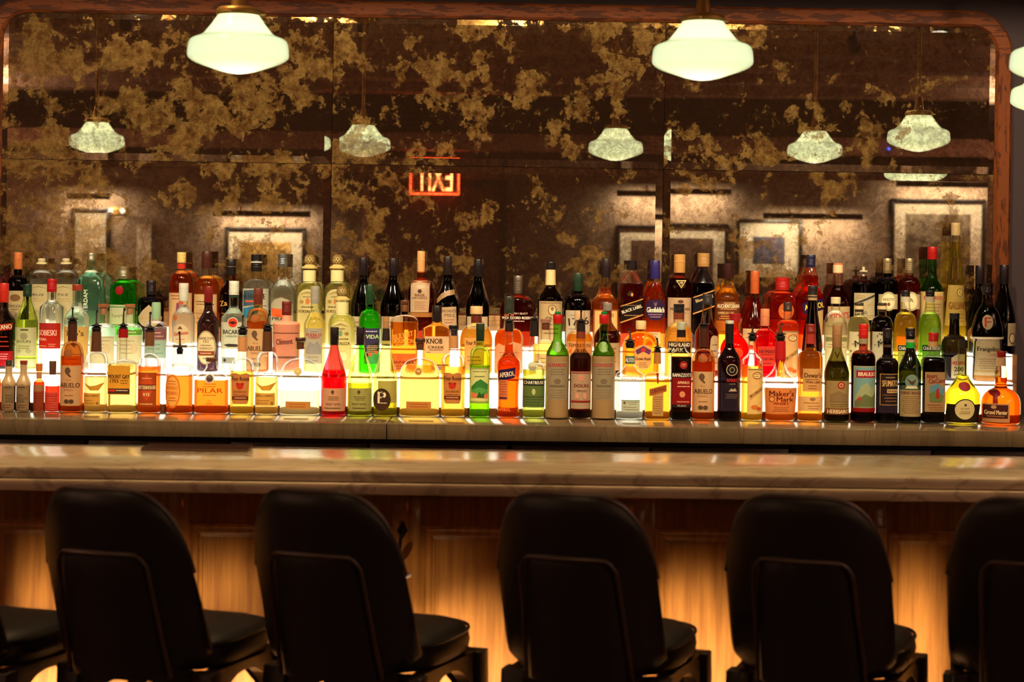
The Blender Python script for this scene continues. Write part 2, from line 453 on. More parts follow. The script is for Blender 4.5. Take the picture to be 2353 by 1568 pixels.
# the panes never hang quite flush: small turns of each (about z, about x)
TILT = {(0, 1): (0, 0), (1, 1): (0, 0), (2, 1): (-.0046, 0), (0, 0): (0, .0), (1, 0): (0, -.0012), (2, 0): (-.002, .0)}
for (i, j), (tz, tx) in TILT.items():
    m = MB(); a, b = PW / 2 - .0008, PH / 2 - .0008
    def rr(cx_, cz_):
        return (cx_, cz_)
    o4 = [(-a, .0018, -b), (a, .0018, -b), (a, .0018, b), (-a, .0018, b)]
    i4 = [(-a + BEV, 0, -b + BEV), (a - BEV, 0, -b + BEV), (a - BEV, 0, b - BEV), (-a + BEV, 0, b - BEV)]
    k4 = [(x_, .008, z_) for x_, y_, z_ in o4]
    m.add(o4 + i4 + k4, [(4, 5, 6, 7), (0, 1, 5, 4), (1, 2, 6, 5), (2, 3, 7, 6), (3, 0, 4, 7), (0, 8, 9, 1), (1, 9, 10, 2), (2, 10, 11, 3), (3, 11, 8, 0), (11, 10, 9, 8)])
    o = m.build('mirror_pane', M_mirror, mir, smooth=False)
    o.location = (-hw + PW * (i + .5), Y_MIRROR - Y_WALL, -hh + PH * (j + .5))
    o.rotation_euler = (tx, 0, tz)

# ------------------------------------------------------------------ back bar: cabinets, slab, lit riser
for k in range(6):
    x0 = -2.76 + k * .92
    t = empty('back_bar_cabinet', (x0 + .46, 6.48, 0))
    tag(t, 'dark wooden cabinet unit under the back counter, number %s from the left end' % ('one', 'two', 'three', 'four', 'five', 'six')[k], 'cabinet', 'cabinets under the back counter')
    box('carcass', M_dark, -.455, .455, -.30, .31, .08, Z_BACK - .052, t)
    box('plinth', M_black, -.455, .455, -.26, .31, 0, .08, t)
    for s in (-1, 1):
        d = box('door', M_dark, min(s * .005, s * .45), max(s * .005, s * .45), -.32, -.30, .10, .985, t, bevel=.003)
        hd = MB().tube([(s * .04, -.322, .72), (s * .04, -.345, .73), (s * .04, -.345, .85), (s * .04, -.322, .86)], .005).build('handle', M_brass, d)
top = empty('back_counter_slab', (0, Y_BACK0, Z_BACK - .052))
tag(top, 'polished grey-brown stone counter slab carrying the bottles', 'counter')
for x0, x1 in ((-2.8, -.399), (-.397, 2.8)):
    box('slab', M_counter, x0, x1, 0, Y_WALL - Y_BACK0, 0, .052, top, bevel=.004)
ris = empty('lit_bottle_riser', (0, 6.45, Z_BACK))
tag(ris, 'two-tier backlit white acrylic riser with wooden ends under the bottles', 'bottle riser')
RX0, RX1, RX2 = -1.87, 1.715, 1.785
Z1, Z2 = Z_S1 - Z_BACK, Z_S2 - Z_BACK
box('base_rail', M_riserwood, RX0, RX1 + .012, -.006, .012, 0, .026, ris, bevel=.002)
box('lit_front', M_acrylic, RX0, RX1, 0, .012, .027, Z1 - .012, ris)
box('tier_edge', M_edge, RX0, RX1, -.002, .006, Z1 - .012, Z1 - .005, ris)
box('lit_shelf', M_acrylic, RX0, RX1, 0, .16, Z1 - .005, Z1, ris)
box('lit_front', M_acrylic, RX0, RX2 - .03, .161, .172, Z1 + .001, Z2 - .010, ris)
box('tier_edge', M_edge, RX0, RX2 - .03, .159, .165, Z2 - .010, Z2 - .005, ris)
box('lit_shelf', M_acrylic, RX0, RX2 - .03, .160, .305, Z2 - .005, Z2, ris)
box('lit_backboard', M_acrylic, RX0, RX2 - .03, .306, .316, Z2 - .005, 1.333 - Z_BACK, ris)
box('frame_glow_board', M_glowoak, RX0, RX2 - .03, .297, .303, 1.3345 - Z_BACK, 1.388 - Z_BACK, ris, bevel=.001)  # board added over the mirror frame's bottom, lit tone in its colour
box('end_panel', M_riserwood, RX1 + .001, RX1 + .016, .012, .158, 0, Z1 - .003, ris, bevel=.002)
box('end_panel', M_riserwood, RX2 - .029, RX2 - .012, .162, .30, 0, Z2 - .001, ris, bevel=.002)
box('end_panel', M_riserwood, RX0 - .016, RX0 - .001, .0, .30, 0, Z2, ris, bevel=.002)

# ------------------------------------------------------------------ front bar
bt = empty('marble_bar_top', (0, Y_BAR0, Z_BAR - .056))
tag(bt, 'pale veined marble bar top with a stepped double edge', 'bar top')
box('upper_slab', M_marble, -2.8, 2.8, .010, Y_BAR1 - Y_BAR0, .027, .056, bt, bevel=.009)
box('lower_slab', M_marble, -2.8, 2.8, 0, Y_BAR1 - Y_BAR0 - .03, 0, .027, bt, bevel=.006)
box('steel_lip', M_steel, -2.8, 2.8, Y_BAR1 - Y_BAR0, Y_BAR1 - Y_BAR0 + .006, .02, .0575, bt, bevel=.001)
bf = empty('bar_counter', (0, Y_PANEL, 0))
tag(bf, 'oak panelled bar counter below the marble top, glowing from lights beneath', 'bar counter')
box('carcass', M_panel, -2.75, 2.75, .012, .20, 0, Z_BAR - .056, bf)
PITCH, P0 = .5745, -.213
ZT, ZB = .934, .16
def moulding(p, x0, x1):
    """mitred picture-frame moulding: each of the four sides is a piece"""
    prof = [(0, 0), (0, -.012), (.007, -.017), (.013, -.012), (.022, -.012), (.027, -.006), (.034, -.004), (.034, 0)]
    cs = [(x0, ZB), (x1, ZB), (x1, ZT), (x0, ZT)]
    ins = [(1, 1), (-1, 1), (-1, -1), (1, -1)]
    for k in range(4):
        a, b = k, (k + 1) % 4
        vs = []
        for c_, i_ in ((cs[a], ins[a]), (cs[b], ins[b])):
            for o_, y_ in prof: vs.append((c_[0] + i_[0] * o_, y_, c_[1] + i_[1] * o_))
        n = len(prof)
        fs = [(q, (q + 1) % n, (q + 1) % n + n, q + n) for q in range(n)] + [tuple(range(n)), tuple(reversed(range(n, 2 * n)))]
        MB().add(vs, fs).build('moulding', M_panel, p, smooth=True, angle=30)
for k in range(-4, 5):
    x0 = P0 + k * PITCH
    p = box('panel', M_panel, x0 + .03, x0 + .4695, .003, .012, ZB + .03, ZT - .03, bf)
    moulding(p, x0, x0 + .4995)
    box('stile', M_panel, x0 - .0745, x0 - .0005, 0, .0115, .10, Z_BAR - .057, bf, bevel=.0015)
    box('rail', M_panel, x0, x0 + .4995, 0, .0115, ZT, Z_BAR - .057, bf)
    box('rail', M_panel, x0, x0 + .4995, 0, .0115, .10, ZB, bf)
box('kick_board', M_dark, -2.75, 2.75, -.004, .0, 0, .095, bf)
# bar mat on the back edge
mat_ = empty('bar_mat', (-.80, 4.842, Z_BAR))
tag(mat_, 'black ribbed rubber bar mat on the far edge of the bar top', 'mat')
M_rub = principled('rubber', (84, 60, 52), .6)
box('base', M_rub, -.135, .135, -.055, .055, 0, .004, mat_, bevel=.001)
rb = MB()
for k in range(54):
    for j in range(6):
        rb.lathe([(.0017, 0), (.0014, .005)], 6, (-.1325 + k * .005, -.05 + j * .02, .004))
o = rb.build('nubs', M_rub, mat_, smooth=False); o['kind'] = 'stuff'
# purse hooks under the bar edge
def purse_hook(x, label):
    t = empty('purse_hook', (x, Y_PANEL, .82)); tag(t, label, 'hook', 'purse hooks on the bar front')
    MB().prism([(0, .078), (.013, .10), (0, .128), (-.013, .10)], 'y', -.004, 0).build('plate', M_black, t, bevel=.001)
    MB().tube([(0, -.004, .10), (-.003, -.012, .085), (-.005, -.014, .05), (-.004, -.016, .015), (0, -.022, .002)], [.004, .004, .0035, .0035, .004]).build('stem', M_black, t)
    MB().tube([(-.002, -.022, .001), (.004, -.03, -.001), (.014, -.042, -.003), (.022, -.05, -.001), (.026, -.052, .002)], [.004, .007, .0075, .006, .002], 12).build('knob', principled('knob_highlight', (240, 235, 225), .15), t)  # knob's white colour stands for the light it catches
purse_hook(-.262, 'black metal purse hook with white knob beside the second stool from left')
purse_hook(.300, 'black metal purse hook with white knob mostly hidden behind middle stool')

# footlights that wash the oak panels: slim strips on the floor in front of each bay
M_led = emission('warm_led', (1.0, .62, .26), 3.0)
for k, xc in enumerate((-1.80, -1.24, -.78, -.229, .356, .955, 1.54)):
    t = empty('floor_washlight', (xc, 4.06, 0)); tag(t, 'small warm floor spot washing the bar panels, %s from the left' % ('first', 'second', 'third', 'fourth', 'fifth', 'sixth', 'seventh')[k], 'floor light', 'floor lights along the bar')
    box('housing', M_black, -.05, .05, -.03, .03, 0, .035, t, bevel=.003)
    box('lens', M_led, -.04, .04, -.005, .02, .0352, .04, t)
    ld = bpy.data.lights.new('wash', 'SPOT'); ld.energy = 150; ld.color = (1.0, .73, .40); ld.spot_size = math.radians(58); ld.spot_blend = .55; ld.shadow_soft_size = .03
    lo = bpy.data.objects.new('wash', ld); col.objects.link(lo); lo.parent = t
    lo.location = (0, .01, .075); lo.rotation_euler = (math.radians(90 + 26.5), 0, 0)

# ------------------------------------------------------------------ pendants
GP = [(44, 88), (46, 84), (50, 100), (57, 125), (63, 150), (71, 175), (79, 200), (86, 214), (97, 226), (107, 236), (112.5, 250), (115, 270), (116.5, 300), (117, 335), (115, 350), (108, 366), (97, 381), (85, 393), (70, 406), (55, 419), (40, 432), (22, 442), (6, 447), (.5, 448)]
LS = .128 / 117
M_shade, nt_, out_ = new_mat('milk_glass')
e_ = nd(nt_, 'ShaderNodeEmission'); e_.inputs[0].default_value = (.76, .90, .47, 1); e_.inputs[1].default_value = .82
tl_ = nd(nt_, 'ShaderNodeBsdfTranslucent'); tl_.inputs[0].default_value = (.93, .95, .80, 1)
gl_ = nd(nt_, 'ShaderNodeBsdfGlossy'); gl_.inputs['Roughness'].default_value = .12
fr_ = nd(nt_, 'ShaderNodeFresnel'); fr_.inputs['IOR'].default_value = 1.4
a1_ = nd(nt_, 'ShaderNodeAddShader'); m1_ = nd(nt_, 'ShaderNodeMixShader')
nt_.links.new(e_.outputs[0], a1_.inputs[0]); nt_.links.new(tl_.outputs[0], a1_.inputs[1])
nt_.links.new(fr_.outputs[0], m1_.inputs[0]); nt_.links.new(a1_.outputs[0], m1_.inputs[1]); nt_.links.new(gl_.outputs[0], m1_.inputs[2])
nt_.links.new(m1_.outputs[0], out_.inputs[0])
def pendant(x, y, zb, label):
    t = empty('pendant_lamp', (x, y, zb)); tag(t, label, 'pendant lamp', 'milk glass pendants over the bar')
    pr = [(r * LS, (448 - yy) / 2.613 * LS) for r, yy in reversed(GP)]
    MB().lathe(pr, 48).build('shade', M_shade, t, angle=80)
    H = 448 / 2.613 * LS
    z0 = (448 - 88) / 2.613 * LS
    f = MB().lathe([(.044, z0 - .004), (.054, z0 - .002), (.056, z0 + .004), (.055, z0 + .012), (.050, z0 + .017), (.020, z0 + .020), (.017, z0 + .045), (.014, z0 + .058), (.011, z0 + .075)], 36).build('fitter', M_brass, t)
    for a in (0.3, 2.4, 4.5):
        MB().tube([(.05 * math.cos(a), .05 * math.sin(a), z0 + .004), (.067 * math.cos(a), .067 * math.sin(a), z0 + .004)], [.003, .003], 8).lathe([(.005, -.001), (.005, .001)], 8, (.066 * math.cos(a), .066 * math.sin(a), z0 + .004)).build('thumbscrew', M_brass, f)
    MB().lathe([(.0075, z0 + .07), (.0075, Z_CEIL - zb - .02)], 12).build('rod', M_brass, t)
    MB().lathe([(.012, Z_CEIL - zb - .045), (.055, Z_CEIL - zb - .025), (.06, Z_CEIL - zb)], 28).build('canopy', M_brass, t)
    ld = bpy.data.lights.new('bulb', 'POINT'); ld.energy = .20; ld.color = (1.0, .86, .78); ld.shadow_soft_size = .03
    lo = bpy.data.objects.new('bulb', ld); col.objects.link(lo); lo.parent = t; lo.location = (0, 0, .045)
pendant(-.698, 4.77, 2.052, 'milk glass schoolhouse pendant with brass fitter, left of the two fully in view')
pendant(.475, 4.77, 2.050, 'milk glass schoolhouse pendant with brass fitter, right of the two fully in view')
pendant(-1.934, 4.77, 2.050, 'milk glass pendant outside the left edge, its reflection leftmost in the mirror')
pendant(1.381, 4.77, 2.050, 'milk glass pendant cut by the right edge, upper of two')
pendant(1.652, 5.79, 2.050, 'milk glass pendant cut by the right edge, lower and farther of two')

# ------------------------------------------------------------------ ceiling spots seen in the mirror
M_spotface = emission('spot_face', (1.0, .93, .85), 1.2)
def track_spot(x, y, z, target, energy, label, size=46, body=M_black):
    t = empty('ceiling_spotlight', (x, y, z)); tag(t, label, 'spotlight', 'ceiling spots over the bar')
    d = (Vector(target) - Vector((x, y, z))).normalized()
    q = d.to_track_quat('-Z', 'Y')
    h = MB().lathe([(.030, -.07), (.033, -.07), (.033, .07), (.026, .078)], 24).build('housing', body, t); h.rotation_euler = q.to_euler()
    f = MB().lathe([(.0285, -.0665), (.0285, -.064)], 24).build('lens', M_spotface, h)
    MB().tube([(0, 0, .0), (0, 0, Z_CEIL - z)], .008, 8).build('stem', M_black, t)
SPOT_E, E_BAR, E_WASH, E_ROOM = 0, 84, 215, 60
track_spot(-2.1, 3.34, 2.84, (-1.5, 6.5, 1.5), SPOT_E, 'slim ceiling spotlight seen in the mirror left of the left pendant')
track_spot(-.82, 3.34, 2.84, (-.6, 6.5, 1.45), SPOT_E, 'slim ceiling spotlight seen in the mirror above the second reflected pendant')
track_spot(.38, 3.34, 2.82, (.4, 6.5, 1.45), SPOT_E, 'pale slanted ceiling spotlight seen at the mirror top centre', body=principled('cream_lit_metal', (200, 180, 150), .4))  # cream body colour stands for light falling on this housing
track_spot(1.80, 3.34, 2.77, (1.5, 6.5, 1.40), SPOT_E, 'black cylinder ceiling spotlight with white lens near the mirror right corner')

# added ceiling lights, unseen, to brighten bar top, bottles and stool rims
ORD = ('first', 'second', 'third', 'fourth', 'fifth')
WARM = (1.0, .62, .27)
def recessed(x_, y_, aim, energy, size, label, group, tone=WARM):
    t = empty('added_downlight', (x_, y_, Z_CEIL)); tag(t, label, 'downlight', group)
    MB().lathe([(.045, -.004), (.052, -.004), (.055, 0)], 28, close=True).build('trim_ring', M_darkbrass, t)
    MB().lathe([(.038, -.006), (.038, -.0045)], 24).build('lens', M_spotface, t)
    ld = bpy.data.lights.new('down', 'SPOT'); ld.energy = energy; ld.color = tone; ld.spot_size = math.radians(size); ld.spot_blend = .7; ld.shadow_soft_size = .035
    lo = bpy.data.objects.new('down', ld); col.objects.link(lo); lo.parent = t; lo.location = (0, 0, -.012)
    lo.rotation_euler = (Vector(aim) - Vector((x_, y_, Z_CEIL))).to_track_quat('-Z', 'Y').to_euler()
for k, x_ in enumerate((-2.0, -1.0, 0.0, 1.0, 2.0)):
    recessed(x_, 4.60, (x_, 4.66, 1.1), E_BAR, 62, 'added unseen downlight straight above the bar top, %s from the left' % ORD[k], 'added downlights over the bar')
    recessed(x_ * .86, 4.98, (x_ * .86, 6.6, 1.62), E_WASH, 78, 'added unseen light over the aisle aimed at the bottles, %s from the left' % ORD[k], 'added downlights over the aisle', (1.0, .79, .50))
    recessed(x_, 2.95, (x_, 3.05, 0), E_ROOM, 58, 'added unseen downlight behind the row of stools, %s from the left' % ORD[k], 'added downlights behind the stools')

# ------------------------------------------------------------------ opposite wall, seen in the mirror
DR = 2 * Y_MIRROR - Y_REAR
def rpos(x, y):
    return pos(x, y, DR)
M_mat = plaster('picture_mat', (225, 215, 190), .95, .9)
def picture(x0, x1, y0, h, light, label, art, lx0, lx1, ly, energy=9, fr=.03, mw=.09):
    xa, zt = rpos(x0, y0); xb, _ = rpos(x1, y0)
    t = empty('framed_picture', ((xa + xb) / 2, Y_REAR, zt - h)); tag(t, label, 'picture', 'framed pictures on the opposite wall')
    w2 = (xb - xa) / 2
    box('backing', M_mat, -w2, w2, .004, .014, 0, h, t)
    for (a, b, c, d) in ((-w2 - fr, w2 + fr, h, h + fr), (-w2 - fr, w2 + fr, -fr, 0), (-w2 - fr, -w2, 0, h), (w2, w2 + fr, 0, h)):
        box('frame_side', M_black, a, b, .001, .03, c, d, t, bevel=.003)
    box('artwork', art, -w2 + mw, w2 - mw, .0145, .017, mw, h - mw, t)
    la, lz = rpos(lx0, ly); lb, _ = rpos(lx1, ly)
    p = empty('picture_light', ((la + lb) / 2, Y_REAR, lz)); tag(p, light, 'picture light', 'brass picture lights')
    L = (lb - la) / 2
    MB().tube([(-L, .16, 0), (L, .16, 0)], .024, 12).build('lamp_bar', M_black, p)
    for s in (-.45, .45):
        MB().tube([(s * L, .0, .03), (s * L, .07, .06), (s * L, .16, .015)], .007, 8).build('arm', M_brass, p)
    ld = bpy.data.lights.new('strip', 'AREA'); ld.shape = 'RECTANGLE'; ld.size = 2 * L * .9; ld.size_y = .03; ld.energy = energy; ld.color = (1.0, .82, .58)
    lo = bpy.data.objects.new('strip', ld); col.objects.link(lo); lo.parent = p; lo.location = (0, .145, -.024); lo.rotation_euler = (math.radians(-38), 0, 0)
def art_mat(key, c1, c2, scale):
    m = stone(key, c1, c2, c1, .5, scale); return m
picture(527, 695, 530, .85, 'dark bar picture light with two glowing arms above the left picture', 'white matted picture with ochre art, left of the door in the mirror', art_mat('art_ochre', (150, 110, 50), (190, 160, 100), 5), 497, 718, 491)
picture(1425, 1655, 520, .95, 'dark bar picture light behind the right pane joint of the mirror', 'wide white matted picture with dark art behind the pane joint', art_mat('art_umber', (70, 50, 40), (110, 84, 66), 3), 1415, 1665, 440)
picture(1690, 1825, 512, .43, 'dark bar picture light right of the smallest picture', 'small white matted picture of blue over brown in the mirror', art_mat('art_sea', (40, 80, 110), (110, 70, 50), 2), 1738, 1963, 497, mw=.11)
picture(2045, 2245, 465, 1.1, 'dark bar picture light at the mirror right edge', 'large black framed picture of dark foliage by the right edge of the mirror', art_mat('art_tree', (36, 30, 26), (150, 135, 110), 7), 2040, 2260, 424)
picture(175, 245, 487, 1.0, 'dark bar picture light nearest the left end of the mirror', 'narrow white panel in dark frame at the left end of the mirror', art_mat('art_pale', (170, 150, 120), (210, 195, 165), 4), 165, 262, 452, mw=.05)
# unseen uplighters added to brighten the ceiling; a globe lamp on the opposite wall
def uplighter(x_, y_, s_, label):
    t = empty('added_uplighter', (x_, y_, 2.0)); tag(t, label, 'wall lamp', 'added wall uplighters')
    MB().lathe([(.02, 0), (.09, .10), (.095, .11), (.085, .11), (.015, .012)], 24, (-s_ * .12, 0, 0), close=False).build('bowl', M_darkbrass, t)
    MB().tube([(0, 0, .02), (-s_ * .10, 0, .02)], .01).build('arm', M_darkbrass, t)
    ld = bpy.data.lights.new('up', 'SPOT'); ld.energy = 950; ld.color = (1.0, .74, .50); ld.spot_size = math.radians(150); ld.spot_blend = .8; ld.shadow_soft_size = .05
    lo = bpy.data.objects.new('up', ld); col.objects.link(lo); lo.parent = t; lo.location = (-s_ * .12, 0, .12); lo.rotation_euler = (math.radians(180), math.radians(0), 0)
for s_ in (-1, 1):
    for y_, w_ in ((0.3, 'nearer the entrance'), (2.6, 'nearer the bar')):
        uplighter(s_ * 5.2, y_, s_, 'added unseen brass uplighter on the %s side wall %s' % ('left' if s_ < 0 else 'right', w_))
xa, za = rpos(274, 485)
t = empty('globe_sconce', (xa, Y_REAR, za)); tag(t, 'brass wall sconce with two small glowing globes at the mirror left', 'wall lamp')
box('backplate', M_brass, -.06, .06, 0, .015, -.03, .03, t, bevel=.004)
for s_ in (-1, 1):
    MB().tube([(0, .015, 0), (s_ * .02, .06, .0), (s_ * .045, .09, 0)], .006, 8).build('arm', M_brass, t)
    MB().lathe([(max(.001, .022 * math.sin(math.pi * q_ / 10)), -.022 * math.cos(math.pi * q_ / 10)) for q_ in range(11)], 16, (s_ * .045, .105, 0)).build('globe', emission('globe_glow', (1, .92, .72), 3.0), t)

# pale pillar and door
xa, zt = rpos(318, 515); xb, _ = rpos(348, 515)
struct(box('trim_10', M_mat, xa, xb, Y_REAR, Y_REAR + .05, 0, zt), 'pale pillar on the opposite wall')
xa, zt = rpos(835, 405); xb, _ = rpos(1165, 405)
M_door = wood('door_wood', (86, 56, 46), (116, 80, 66), 'Z', .5, .5)
dr = empty('door_1', ((xa + xb) / 2, Y_REAR, 0)); struct(dr, 'wide brown door under the red exit sign, seen in the mirror')
w2 = (xb - xa) / 2
box('door_leaf', M_door, -w2 + .05, w2 - .05, .004, .03, .01, zt - .05, dr, bevel=.003)
for (a, b, c, d) in ((-w2, -w2 + .05, 0, zt), (w2 - .05, w2, 0, zt), (-w2, w2, zt - .05, zt)):
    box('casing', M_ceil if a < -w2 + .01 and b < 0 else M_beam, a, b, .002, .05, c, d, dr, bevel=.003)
MB().tube([(w2 - .14, .03, 1.0), (w2 - .14, .06, 1.0), (w2 - .24, .06, 1.0)], .009).build('door_handle', M_brass, dr)
# ------------------------------------------------------------------ bottles: builder
CREAM, TAN, WHITE, BROWN, DKBR, BLK, RED, DKRED = (238, 222, 182), (205, 172, 118), (240, 236, 224), (110, 62, 34), (58, 32, 22), (18, 14, 16), (190, 28, 24), (110, 16, 20)
ORANGE, GOLD, GREY, GREEN, DKGRN, NAVY, PINK, SILVER = (214, 104, 36), (200, 150, 60), (160, 156, 148), (60, 120, 50), (16, 52, 34), (34, 30, 84), (232, 150, 120), (190, 186, 176)
G_CLEAR, G_GREEN, G_LIME, G_OLIVE, G_BROWN, G_BLACK, G_DKGRN, G_AQUA, G_RED = (.94, .95, .90), (.10, .72, .06), (.72, .82, .22), (.60, .58, .14), (.62, .27, .07), (.006, .003, .004), (.05, .16, .04), (.55, .85, .68), (.85, .05, .10)
Q_CLEAR, Q_GOLD, Q_AMBER, Q_WHISKY, Q_ORANGE, Q_RED, Q_DARK, Q_YELLOW, Q_PALE, Q_GREEN, Q_RUBY = (.95, .95, .90), (.98, .74, .24), (.92, .42, .07), (.80, .28, .035), (1.0, .22, .02), (.80, .05, .02), (.10, .022, .012), (.98, .86, .28), (.99, .88, .58), (.62, .82, .24), (.42, .035, .02)

class Bottle:
    pass
def lerp(a, b, t): return a + (b - a) * t
SECS = {'o': (2.0, 1.0), 'q': (6.0, .96), 'k': (3.2, .62), 'v': (2.4, .72)}

def bottle(row, cx, w, top, capb, nw, neckb, shl, style, gl, liq, lvl, cap, name, label, L=(), wrap=(), pour=None, sec='o', prof=None, nb=None, cat='bottle', opaque=None, shift=0.0, dy=0.0, knob=None):
    D, zb = ROW[row]
    D += dy
    s = D / FPX
    x0, _ = pos(cx, (top + 900) / 2, D)
    x0 += shift
    def Z(y):                       # photo row -> height above the bottle's foot
        return max(.0025, pos(cx, y, D)[1] - zb)
    R, nr = w * s / 2, nw * s / 2
    nbr = (nb or nw) * s / 2
    t = empty(name, (x0, D, zb)); tag(t, label, cat, {'F': 'bottles on the counter', 'M': 'bottles on the lower lit tier', 'B': 'bottles on the upper lit tier'}[row])
    # ---- silhouette, foot to lip
    if prof:
        P = [(0, prof[0][1] * s * .9)] + [(max(.004, Z(y_)), h_ * s) for y_, h_ in prof]
        R = max(p[1] for p in P); nr = P[-1][1]
        P = [p for i, p in enumerate(P) if i == 0 or p[0] > P[i - 1][0] + 1e-5]
        # smooth by Catmull-Rom
        Q = []
        for i in range(len(P) - 1):
            p0, p1, p2, p3 = P[max(i - 1, 0)], P[i], P[i + 1], P[min(i + 2, len(P) - 1)]
            for k in range(4):
                u = k / 4
                z_ = lerp(p1[0], p2[0], u)
                m1 = (p2[1] - p0[1]) / max(1e-6, p2[0] - p0[0]) * (p2[0] - p1[0]); m2 = (p3[1] - p1[1]) / max(1e-6, p3[0] - p1[0]) * (p2[0] - p1[0])
                r_ = (2 * u ** 3 - 3 * u ** 2 + 1) * p1[1] + (u ** 3 - 2 * u ** 2 + u) * m1 + (-2 * u ** 3 + 3 * u ** 2) * p2[1] + (u ** 3 - u ** 2) * m2
                Q.append((z_, max(.002, r_)))
        P = Q + [P[-1]]
    else:
        zs, zn, zc = Z(shl), Z(neckb), Z(top if cap is None or pour else capb)
        P = [(0, R * .80), (.0015, R * .92), (.005, R * .985), (.010, R), (zs * .5, R)]
        n = 10
        for k in range(n + 1):
            u = k / n
            if style == 'r': f = math.sqrt(max(0, 1 - u ** 2.2)) * (1 - .0 * u)
            elif style == 's': f = .5 + .5 * math.cos(math.pi * u)
            elif style == 'c': f = 1 - u
            elif style == 'b': f = (1 - u ** 3.2) * (1 - .15 * u)
            else: f = (1 - u) ** 1.5 * (1 + .9 * u)         # 'w' long sloping wine shoulder
            P.append((lerp(zs, zn, u), nbr + (R - nbr) * f))
        if zc > zn + .002:
            P += [(lerp(zn, zc, .5), lerp(nbr, nr, .6)), (zc - .0005, nr)]
        P += [(zc + .004, nr * .97)]
    N_, DR_ = SECS[sec]
    def at(z):
        for i in range(len(P) - 1):
            if z <= P[i + 1][0]:
                u = (z - P[i][0]) / max(1e-9, P[i + 1][0] - P[i][0]); r_ = lerp(P[i][1], P[i + 1][1], min(1, max(0, u))); break
        else: r_ = P[-1][1]
        f = min(1, max(0, (r_ - nr) / max(1e-6, R - nr)))
        return r_, r_ * lerp(1, DR_, f), lerp(2.0, N_, f)
    def hull(rings, seg=36, grow=0.0):
        vs, fs = [], []
        for z_, k_ in rings:
            a_, b_, n_ = at(z_); a_ = a_ * k_ + grow; b_ = b_ * k_ + grow
            for q in range(seg):
                g = 2 * math.pi * q / seg; c_, s_ = math.cos(g), math.sin(g)
                vs.append((a_ * math.copysign(abs(c_) ** (2 / n_), c_), b_ * math.copysign(abs(s_) ** (2 / n_), s_), z_))
        for i in range(len(rings) - 1):
            for q in range(seg):
                q2 = (q + 1) % seg; fs.append((i * seg + q, i * seg + q2, (i + 1) * seg + q2, (i + 1) * seg + q))
        fs.append(tuple(reversed(range(seg)))); fs.append(tuple((len(rings) - 1) * seg + q for q in range(seg)))
        return MB().add(vs, fs)
    gm = glass(gl) if opaque is None else principled('paint_%d_%d_%d' % opaque, opaque, .35)
    body = hull([(p[0], 1.0) for p in P]).build('glass_body', gm, t, angle=50)
    ztop = P[-1][0]
    if liq:
        zl = min(Z(lvl), ztop - .004)
        rings = [(.004, .84), (.007, .93)] + [(p[0], .945) for p in P if .009 < p[0] < zl - .002] + [(zl, .945)]
        hull(rings, 36).build('liquid', liquid(tuple(v ** 1.9 for v in liq) if row != 'B' else liq), t, angle=50)  # same liquids tinted deeper on the lower rows; backlight put into the colour
    # ---- closures
    zt = Z(top)
    def sleeve(nm, ya, yb, c, off=.0006, metal=0.0, parent=t):
        za, zb2 = Z(yb), Z(ya)
        zs_ = sorted([za, zb2] + [p[0] for p in P if za + .001 < p[0] < zb2 - .001])
        return hull([(z_, 1.0) for z_ in zs_], 32, off).build(nm, cap_mat(c, metal), parent, angle=50)
    if pour:
        zp = zt
        r = nr * .82
        cp = MB().lathe([(r, zp - .012), (nr * 1.05, zp + .001), (nr * 1.02, zp + .006), (r * .7, zp + .009), (nr * 1.25, zp + .0115), (nr * 1.25, zp + .0135), (r * .5, zp + .017), (r * .45, zp + .02)], 24).build('pourer', cap_mat((22, 18, 18), 0, .4), t)
        tx, tz = (pour[0] - cx) * s, Z(pour[1])
        pts = [(0, 0, zp + .016), (tx * .05, 0, lerp(zp + .016, tz, .35)), (tx * .35, -.002, lerp(zp + .016, tz, .72)), (tx, -.004, tz)]
        sp_ = MB().tube(pts, [.0038, .0034, .0031, .0029], 10).build('spout', M_steel, cp)
        MB().tube([Vector(pts[2]).lerp(Vector(pts[3]), .45), pts[3]], [.0042, .0036], 10).build('spout_tip', cap_mat((22, 18, 18), 0, .4), sp_)
    elif cap:
        k = cap[0]
        zc = Z(capb)
        if k in ('screw', 'foil', 'metal'):
            r = nr + (.0016 if k == 'screw' else .0008)
            if len(cap) > 2: r = cap[2] * s / 2
            h = zt - zc
            m = MB()
            pr = [(r * .98, zc), (r, zc + .001)]
            if k == 'foil': pr += [(r, zc + h * .55), (r * 1.05, zc + h * .56), (r * 1.05, zc + h * .62), (r, zc + h * .63), (r, zt - .002), (r * .94, zt)]
            else:
                for q in range(5): pr += [(r * .97, zc + h * (.18 + q * .12)), (r, zc + h * (.22 + q * .12)), (r, zc + h * (.27 + q * .12))]
                pr += [(r, zt - .0015), (r * .95, zt)]
            m.lathe(pr, 28).build('cap', cap_mat(cap[1], .85 if k == 'metal' else 0.0), t, angle=30)
        elif k == 'cork':                        # wide-topped stopper: (kind, cap colour, cap width px, cork colour)
            r = cap[2] * s / 2; h = zt - zc
            c_ = MB().lathe([(r * .95, zc), (r, zc + h * .12), (r, zt - h * .15), (r * .93, zt)], 28).build('stopper', cap_mat(cap[1]), t, angle=35)
            if len(cap) > 3 and cap[3]:
                MB().lathe([(nr * .74, zc - .026), (nr * .8, zc - .002)], 20).build('cork', cap_mat(cap[3], 0, .7), c_)
        elif k == 'pine':
            r = cap[1] * s / 2; zc_ = zt - r
            m = MB()
            m.lathe([(nr * 1.08, zc), (nr * 1.28, zc + .002), (nr * 1.28, zc + .007), (nr * .9, zc + .010), (r * .7, zc_ - r * .7)], 28)
